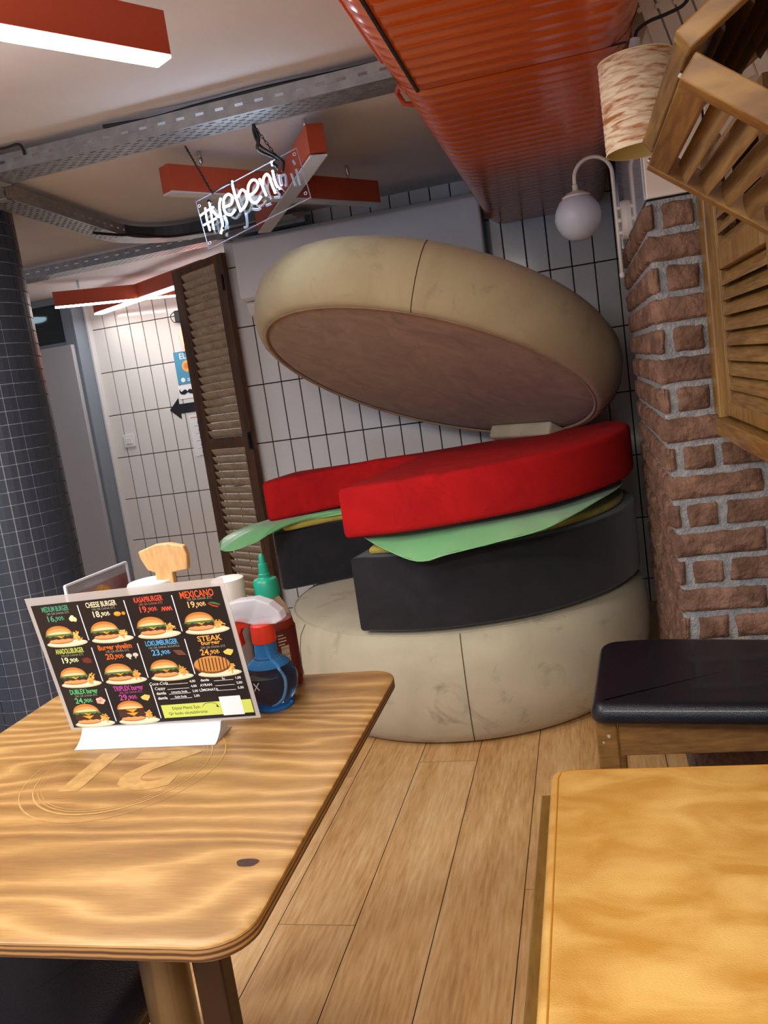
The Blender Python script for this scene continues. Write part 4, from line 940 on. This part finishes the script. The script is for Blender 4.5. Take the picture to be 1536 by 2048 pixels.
        if kind == 'meat':
            for i in range(3): poly('#7d4a35', [(x-.010+i*.002, y+.004-i*.003), (x+.004+i*.002, y+.003-i*.003), (x+.007+i*.002, y+.0005-i*.003), (x-.006+i*.002, y+.0015-i*.003)], z+i*1e-6)
        if kind == 'slice': poly('#f2c562', [(x-.008, y+.001), (x+.0, y+.005), (x+.008, y+.003), (x+.007, y-.001), (x+.002, y-.006), (x-.006, y-.003)], z)
        if kind == 'salmon':
            for i in range(5): a = i*1.256; ov('#eda08c' if i % 2 else '#f4bba6', .0045*math.cos(a), .0035*math.sin(a), .0038, .003, i*1e-6)
            ov('#d87c6a', 0, 0, .002, .0018, .00001)
    cw = W/4; xs = [-W/2+cw*(i+.5) for i in range(4)]
    items = [(0, 0, 'MEDIUM BURGER', '#4c9a78', '100 GR DANA ETİ', '16,90₺', 'mayo', 0, .045), (1, 0, 'CHEESE BURGER', '#f1dcb6', '150 GR DANA ETİ', '18,90₺', 'cheddar', 0, .050),
             (2, 0, 'KASAPBURGER', '#dd4f39', '150 GR DANA ETİ', '19,90₺', 'bacon', 0, .046), (3, 0, 'MEXICANO', '#e2582a', '150 GR DANA ETİ', '19,90₺', 'chili', 0, .052),
             (0, 1, 'ANADOLUBURGER', '#c6cf62', '150 GR DANA ETİ', '19,90₺', 'ham', 0, .048), (1, 1, 'Burger yiyelim', '#ec6a2a', '150 GR DANA ETİ', '20,90₺', 'mush', 0, .056),
             (2, 1, 'LOKUMBURGER', '#55a9dc', '120 GR DANA BONFİLE', '23,90₺', 'meat', 0, .052), (3, 1, 'STEAK', '#efa24c', '220 GR DANA ETİ', '24,90₺', 'slice', 3, .038),
             (0, 2, 'DUBLEX burger', '#5fc07a', '200 GR DANA ETİ', '24,90₺', 'salmon', 1, .048), (1, 2, 'TRIPLEX burger', '#c0459c', '300 GR DANA ETİ', '29,90₺', 'slice', 2, .050)]
    rowh = Hh/3
    for c, r, nm, h, wt, pr, sd, kd, fw in items:
        x = xs[c]; y0 = Hh/2-rowh*r
        big = .0150 if nm == 'MEXICANO' else .0118
        text(h, nm, x, y0-.0085, big, fitw=fw, bold=.02)
        dy = 0
        if nm == 'STEAK': text(h, 'burger', x, y0-.0155, .009, fitw=.030, bold=.02); dy = -.007
        wh = {'#dd4f39': '#a8604f', '#c0459c': '#9a4a80'}.get(h, '#8a8a78'); text(wh, wt, x+.002, y0-.0158+dy, .0048, bold=.008)
        ph = '#f0b878' if nm == 'MEXICANO' else ('#e9ecb0' if nm == 'ANADOLUBURGER' else h)
        text(ph, pr.split(',')[0]+',', x-.012, y0-.0242+dy*.9, .0135, bold=.018); text(ph, pr.split(',')[1], x+.003, y0-.0248+dy*.9, .0092, bold=.014)
        side(sd, x+.0235, y0-.0262+dy*.9)
        burger_art(x-.003, y0-.0475, 1.12, kd)
    for c in (1, 2, 3):
        for r in ((0, 1, 2) if c < 3 else (0, 1)):
            x = -W/2+cw*c; poly('#e8e6ea', R(x-.0008, Hh/2-rowh*r-.064, x+.0008, Hh/2-rowh*r-.006), .00068)
    wt = '#f0f0f0'; y = -Hh/2+rowh-.006; x0 = .004
    for i, (nm, ln, mid, pr, sh) in enumerate((('Coca-Cola', 1, '', '4,00', .3), ('Cappy', 1, '', '4,00', .2), ('damla', 1, 'Limonlu Soda', '2,00', 0), ('damla', 1, 'Sade Soda', '2,00', 0))):
        yy = y-.0083*i; text(wt, nm, x0+.009, yy+.001, .0068 if i else .0072, shear=sh, bold=.012 if i > 1 else 0); poly(wt, R(x0+.021, yy-.0018, x0+.057, yy-.0012), .00068); text(wt, pr, x0+.065, yy+.0008, .0055, bold=.01)
        if mid: text(wt, mid, x0+.039, yy+.0015, .0048, bold=.012)
    for i, (nm, mid, pr) in enumerate((('damla', 'Su', '1,00'), ('AYRAN', '', '3,00'), ('LİMONATA', '', '5,00'))):
        yy = y-.0083*i; text(wt, nm, x0+(.085 if i < 2 else .087), yy+.001, .0058, bold=.012); poly(wt, R(x0+.099, yy-.0018, x0+.130, yy-.0012), .00068); text(wt, pr, x0+.138, yy+.0008, .0055, bold=.01)
        if mid: text(wt, mid, x0+.115, yy+.0015, .0048, bold=.012)
    poly('#c9d562', R(.006, -Hh/2+.006, W/2-.001, -Hh/2+.0285), .00068)
    for b_, yy in (('Dijital Menü İçin', .0215), ('Qr kodu okutabilirsiniz', .0128)):
        mbk = layers.setdefault('#26261c', MB(G)); cm('#26261c'); put_text(mbk, b_, .046 if yy > .02 else .047, -Hh/2+yy, .0068, .00078)
    arc = [(.073+.013*(1-math.cos(a)), -Hh/2+.0195+.008*math.sin(a)) for a in [PI*.95*i/14 for i in range(15)]]
    for p, q in zip(arc, arc[1:]): poly('#26261c', [(p[0], p[1]-.0004), (q[0], q[1]-.0004), (q[0], q[1]+.0004), (p[0], p[1]+.0004)], .00078)
    poly('#26261c', [(.0965, -.1057+.0235), (.1003, -.1057+.0185), (.0955, -.1057+.0195)], .00078)
    poly('#ece9ea', R(.103, -Hh/2+.004, .137, -Hh/2+.036), .00072)
    for h, m in layers.items():
        m.build('printed_ink', cm(h), ms)
menu()
t = thing('menu_stand', 'second acrylic menu holder with a reddish card standing behind the menu card', 'menu', (-.814, 1.23, TZ))
u = Vector((.12, .99, 0)).normalized(); F = Matrix(((u.x, 0, u.y, -.824), (u.y, 0, -u.x, 1.150), (0, 1, 0, TZ+.001), (0, 0, 0, 1)))
mb = MB(F); mb.box((0, 0, -.002), (.156, .238, .002)); mb.build('acrylic_sleeve', mat('scratched_acrylic', '#d8d4da', .1, trans=.85, ior=1.3), t, bevel=.001)
mb = MB(F)
for a, b in (((0, 0), (0, .238)), ((0, .238), (.156, .238)), ((.156, .238), (.156, 0))): mb.beam((*a, 0), (*b, 0), .003, .005)
mb.build('sleeve_edge', mat('pale_acrylic_edge', '#cfd2dc', .2), t)
mb = MB(F); mb.prism(R(.006, .006, .150, .222), .0022, .0026); cd = mb.build('printed_card', mat('reddish_print', '#6d3a3a', .35, col2='#8c7276', nscale=14), t)
mb = MB(F); mb.prism(circ(.078, .192, .026), .0027, .0029); mb.build('printed_disc', mat('mustard_print', '#c08d2e', .4, col2='#a06a20', nscale=120), cd)
mb = MB(F); mb.box((.02, 0, -.03), (.136, .003, .03)); mb.build('foot', mat('scratched_acrylic', '#d8d4da'), t)

# ------------------------------------------------------------------ table things
t = thing('cutlery_caddy', 'white round caddy with a T-shaped pale wooden handle behind the menu card', 'caddy', (-.712, 1.262, TZ))
mb = MB(); mb.lathe([(.034, TZ+.0005), (.037, TZ+.004), (.040, .936), (.041, .942), (.039, .946), (.020, .9475), (.001, .948)], 48, (-.738, 1.262, 0)); mb.build('round_pot', M_white, t, smooth=True, auto=50)
mb = MB(); hd = [(-.726, .742), (-.694, .742), (-.692, .958), (-.6635, .961), (-.660, .985), (-.664, 1.001), (-.690, 1.008), (-.715, 1.008), (-.748, .9985), (-.7455, .985), (-.736, .9655), (-.7235, .9605)]
n = len(hd); vs = [(x, 1.254, z) for x, z in hd]+[(x, 1.267, z) for x, z in hd]; mb.add(vs, [list(range(n)), list(range(n, 2*n))[::-1]]+[(i, (i+1) % n, n+(i+1) % n, n+i) for i in range(n)])
mb.build('wooden_handle', wood('pale_beech', '#b9854f', '#cf9f66', '#dcb37c', scale=6, stretch=(5, 5, 1), rough=.45, wave=False, fine=40), t, bevel=.002)
t = thing('paper_cup', 'plain white tapered cup standing between the menu card and the chilli sauce', 'cup', (-.606, 1.275, TZ))
mb = MB(); mb.lathe([(.022, TZ+.0005), (.0245, TZ+.004), (.0275, .930), (.0275, .934), (.024, .936), (.001, .9365)], 40, (-.606, 1.275, 0)); mb.build('cup_body', mat('cream_cup', '#d5cfc6', .45), t, smooth=True, auto=50)

t = thing('spray_bottle', 'round blue spray bottle with a red trigger beside the menu card', 'spray bottle', (-.527, 1.205, TZ))
bx, by = -.5275, 1.205
M_bg = mat('clear_bottle_plastic', '#e4eef6', .03, trans=1, ior=1.06); M_bl = mat('clear_blue_plastic', '#4c9ce0', .06, trans=.7, ior=1.1); M_liq = mat('pale_blue_liquid', '#9cc4de', .0, trans=.97, ior=1.12)
zc = TZ+.0445; r0 = .0435
mb = MB(); prof = [(.001, TZ+.001), (.028, TZ+.001)]+[(r0*math.cos(a), zc+r0*math.sin(a)) for a in [math.radians(-52+i*8) for i in range(15)]]+[(.0175, zc+.043), (.0165, .842)]
mb.lathe(prof, 48, (bx, by, 0)); mb.build('bottle_globe', M_bg, t, smooth=True, auto=70)
mb = MB(); prof = [(.0005, TZ+.0025)]+[((r0-.0015)*math.cos(a), zc+(r0-.0015)*math.sin(a)) for a in [math.radians(-66+i*7) for i in range(13)]]+[(.0005, zc+.0145)]
mb.lathe(prof, 48, (bx, by, 0), cap=False); mb.build('liquid', M_liq, t, smooth=True, auto=50)
mb = MB(); mb.lathe([(.0275, TZ+.0004), (.0305, TZ+.0008), (.0315, TZ+.003), (.031, TZ+.0055), (.027, TZ+.0055)], 40, (bx, by, 0)); mb.build('blue_foot', M_bl, t, smooth=True, auto=50)
mb = MB(); prof = [(r0*.995*math.cos(a)+.0006, zc+r0*math.sin(a)) for a in [math.radians(38+i*5) for i in range(6)]]+[(.0185, zc+.043), (.0175, .843)]; mb.lathe(prof, 40, (bx, by, 0), cap=False); mb.build('blue_neck', M_bl, t, smooth=True)
mb = MB(); mb.tube(cr([(bx-.002, by, .86), (bx+.004, by, .815), (bx+.016, by, .795), (bx+.021, by, .775), (bx+.013, by, .752), (bx-.004, by, .741)]), .0024, 8); mb.build('dip_tube', mat('milky_tube', '#b9cede', .3), t, smooth=True)
M_rp = mat('red_plastic', '#c8301c', .35); M_shr = mat('milky_translucent_plastic', '#e0e0e8', .2, trans=.3, alpha=.62)
mb = MB(); mb.lathe([(.0185, .843), (.0195, .845), (.0190, .872), (.0165, .874)], 36, (bx, by, 0)); mb.build('screw_collar', M_rp, t, smooth=True, auto=40)
mb = MB(); sp = [(-.600, .892), (-.595, .906), (-.560, .915), (-.527, .9165), (-.505, .907), (-.490, .892), (-.487, .879), (-.500, .8735), (-.535, .8735), (-.556, .880), (-.585, .885)]
n = len(sp); vs = [(x, by-.0125, z) for x, z in sp]+[(x, by+.0125, z) for x, z in sp]; mb.add(vs, [list(range(n)), list(range(n, 2*n))[::-1]]+[(i, (i+1) % n, n+(i+1) % n, n+i) for i in range(n)]); mb.build('trigger_shroud', M_shr, t, bevel=.003, bseg=3)
mb = MB(); sp = [(-.552, .882), (-.566, .884), (-.574, .872), (-.572, .850), (-.566, .838), (-.5625, .840), (-.565, .858), (-.560, .868), (-.545, .873)]
n = len(sp); vs = [(x, by-.007, z) for x, z in sp]+[(x, by+.007, z) for x, z in sp]; mb.add(vs, [list(range(n)), list(range(n, 2*n))[::-1]]+[(i, (i+1) % n, n+(i+1) % n, n+i) for i in range(n)]); mb.build('trigger', M_rp, t, bevel=.0015)
mb = MB(); mb.beam((bx-.012, by-.0415, .789), (bx-.003, by-.0432, .778), .001, .0012); mb.beam((bx-.003, by-.0428, .790), (bx-.012, by-.0418, .777), .001, .0012); mb.build('white_mark', M_white, t)

t = thing('chilli_sauce_bottle', 'red chilli sauce squeeze bottle with a green nozzle cap behind the spray bottle', 'sauce bottle', (-.547, 1.295, TZ))
bx, by = -.547, 1.295
mb = MB(); mb.lathe([(.010, TZ+.0005), (.034, TZ+.001), (.0365, TZ+.005), (.037, .80), (.0365, .838), (.033, .860), (.026, .878), (.0195, .889), (.0175, .895), (.0175, .903)], 48, (bx, by, 0)); mb.build('clear_bottle', M_bg, t, smooth=True, auto=60)
mb = MB(); mb.lathe([(.001, TZ+.003), (.0335, TZ+.003), (.0354, TZ+.006), (.0358, .80), (.0352, .838), (.0330, .853), (.001, .853)], 48, (bx, by, 0), cap=False); mb.build('sauce', mat('chilli_sauce', '#9a2c10', .4, col2='#8a2410', nscale=40), t, smooth=True, auto=50)
mb = MB(); mb.lathe([(.0373, .748), (.0376, .749), (.0376, .838), (.0373, .839)], 48, (bx, by, 0), cap=False); lb = mb.build('back_label', mat('dark_red_label', '#571410', .5), t, smooth=True)
mb = MB()
for i in range(11):
    z = .832-.0052*i
    for a0, a1 in ((-88, -66+random.uniform(-6, 0)), (-60, -38+random.uniform(-8, 0))):
        if a0 == -60 and 3 < i: continue
        vs = []
        for k in range(7):
            a = math.radians(a0+(a1-a0)*k/6)
            for zz in (z-.0009, z+.0009): vs.append((bx+.0379*math.cos(a), by+.0379*math.sin(a), zz))
        mb.add(vs, [(2*k, 2*k+2, 2*k+3, 2*k+1) for k in range(6)])
for i in range(18):
    z = .812-.0024*i; w_ = random.choice([.0005, .0009, .0007]); vs = []
    for k in range(7):
        a = math.radians(-56+22*k/6)
        for zz in (z-w_, z+w_): vs.append((bx+.0379*math.cos(a), by+.0379*math.sin(a), zz))
    mb.add(vs, [(2*k, 2*k+2, 2*k+3, 2*k+1) for k in range(6)])
mb.build('label_lines', mat('cream_label_ink', '#cdb89c', .5), lb)
M_gr = mat('green_cap_plastic', '#12846a', .35)
mb = MB(); pr = [(.0195, .893), (.0215, .894), (.0212, .920), (.019, .924), (.0115, .926), (.0100, .928), (.0102, .933), (.0085, .934), (.0075, .950), (.0055, .951), (.0048, .963), (.003, .967), (.001, .968)]
mb.lathe(pr, 40, (bx, by, 0)); mb.build('nozzle_cap', M_gr, t, smooth=True, auto=35)

# ------------------------------------------------------------------ black stool
t = thing('bench_stool', 'black leather topped wooden bench seat in front of the brick pillar', 'bench', (.28, 1.9, 0))
P = roundpoly([(-.053, 1.705, .030), (.30, 1.662, .5), (.64, 1.662, .03), (.64, 2.00, .03), (.10, 2.125, .5), (-.022, 2.115, .05)], 10)
pr = []
for k in range(5): a = PI/2*k/4; pr.append((.012*(1-math.sin(a)), .455+.010*(1-math.cos(a))))
for k in range(6): a = PI/2*k/5; pr.append((.022*(1-math.cos(a)), .498-.026*(1-math.sin(a))))
mb = MB(); mb.slab(P, pr, fan=True); mb.build('seat_pad', M_leath, t, smooth=True, auto=60)
M_br = wood('brown_stained_beech', '#5a3e20', '#79562d', '#8f6a3a', scale=5, stretch=(1, 5, 6), rough=.35, wave=False, fine=25, coat=.2)
mb = MB(); mb.box((.001, 1.742, .366), (.61, 1.764, .4545)); mb.build('apron', M_br, t, bevel=.003)
mb = MB(); mb.box((-.030, 1.76, .372), (-.010, 2.04, .4545)); mb.build('apron', M_br, t, bevel=.003)
for x, y in ((-.046, 1.738), (-.030, 2.03), (.59, 1.738), (.585, 1.96)): mb = MB(); mb.box((x, y, 0), (x+.045, y+.042, .4545)); mb.build('leg', M_br, t, bevel=.004)
mb = MB()
for x, z, s_ in ((-.020, .414, .0036), (-.032, .400, .0022)): mb.add([(x+s_*math.cos(2*PI*i/9)*(1+.3*math.sin(i*2)), 1.7376, z+s_*1.2*math.sin(2*PI*i/9)) for i in range(9)], [list(range(9))])
mb.build('paint_chip', mat('pale_paint_chip', '#b9a58c', .7), t)

# ------------------------------------------------------------------ yellow bench
t = thing('yellow_bench', 'wide mustard yellow leather bench seat filling the lower right foreground', 'bench', (.4, .9, 0))
M_yel = mat('mustard_leather', '#bf8a3a', .42, col2='#ddb062', nscale=8, stretch=(1, 1.7, 1), dist=.5, lo=.36, hi=.66, detail=9, bump=.35, bscale=300, coat=.08)
mb = MB(); pr = [(.012, .412), (.004, .418)]+[(.014*(1-math.cos(PI/2*k/5)), .470-.014*(1-math.sin(PI/2*k/5))) for k in range(6)]
mb.slab(rrect(-.128, .15, 1.22, 1.492, .03, 6), pr, fan=True); mb.build('seat_cushion', M_yel, t, smooth=True, auto=55)
mb = MB(); mb.tube([(-.1135, y, .4703-.0008) for y in (.18, .5, 1.0, 1.45)]+[(-.108, 1.474, .4695), (-.09, 1.4775, .4698), (.5, 1.478, .4698), (1.19, 1.478, .4698)], .0016, 8); mb.build('piping', mat('mustard_piping', '#b77b22', .45), t, smooth=True)
mb = MB(); y = .3
while y < 1.45: mb.beam((-.1262, y, .4615), (-.1262, y+.0045, .4615), .0009, .0012); y += .0075
mb.build('stitching', mat('tan_thread', '#a46e22', .6), t)
mb = MB(); mb.box((-.152, .16, .385), (1.2, 1.50, .4115)); mb.build('base_board', wood('olive_brown_board', '#6b4d1d', '#7e5d26', '#8f6c30', scale=5, stretch=(5, 1, 5), rough=.4, wave=False, fine=30), t, bevel=.003)
for x, y in ((-.10, .25), (-.10, 1.42), (1.1, .25), (1.1, 1.42)): mb = MB(); mb.box((x, y, 0), (x+.05, y+.05, .3845)); mb.build('leg', M_br, t, bevel=.003)
bpy.context.view_layer.update()
for o in bpy.data.objects:
    if '_at' in o: del o['_at']
    if o.parent is not None and o.parent.type == 'EMPTY': pass
for m in bpy.data.materials:
    if 'mp' in m: del m['mp']
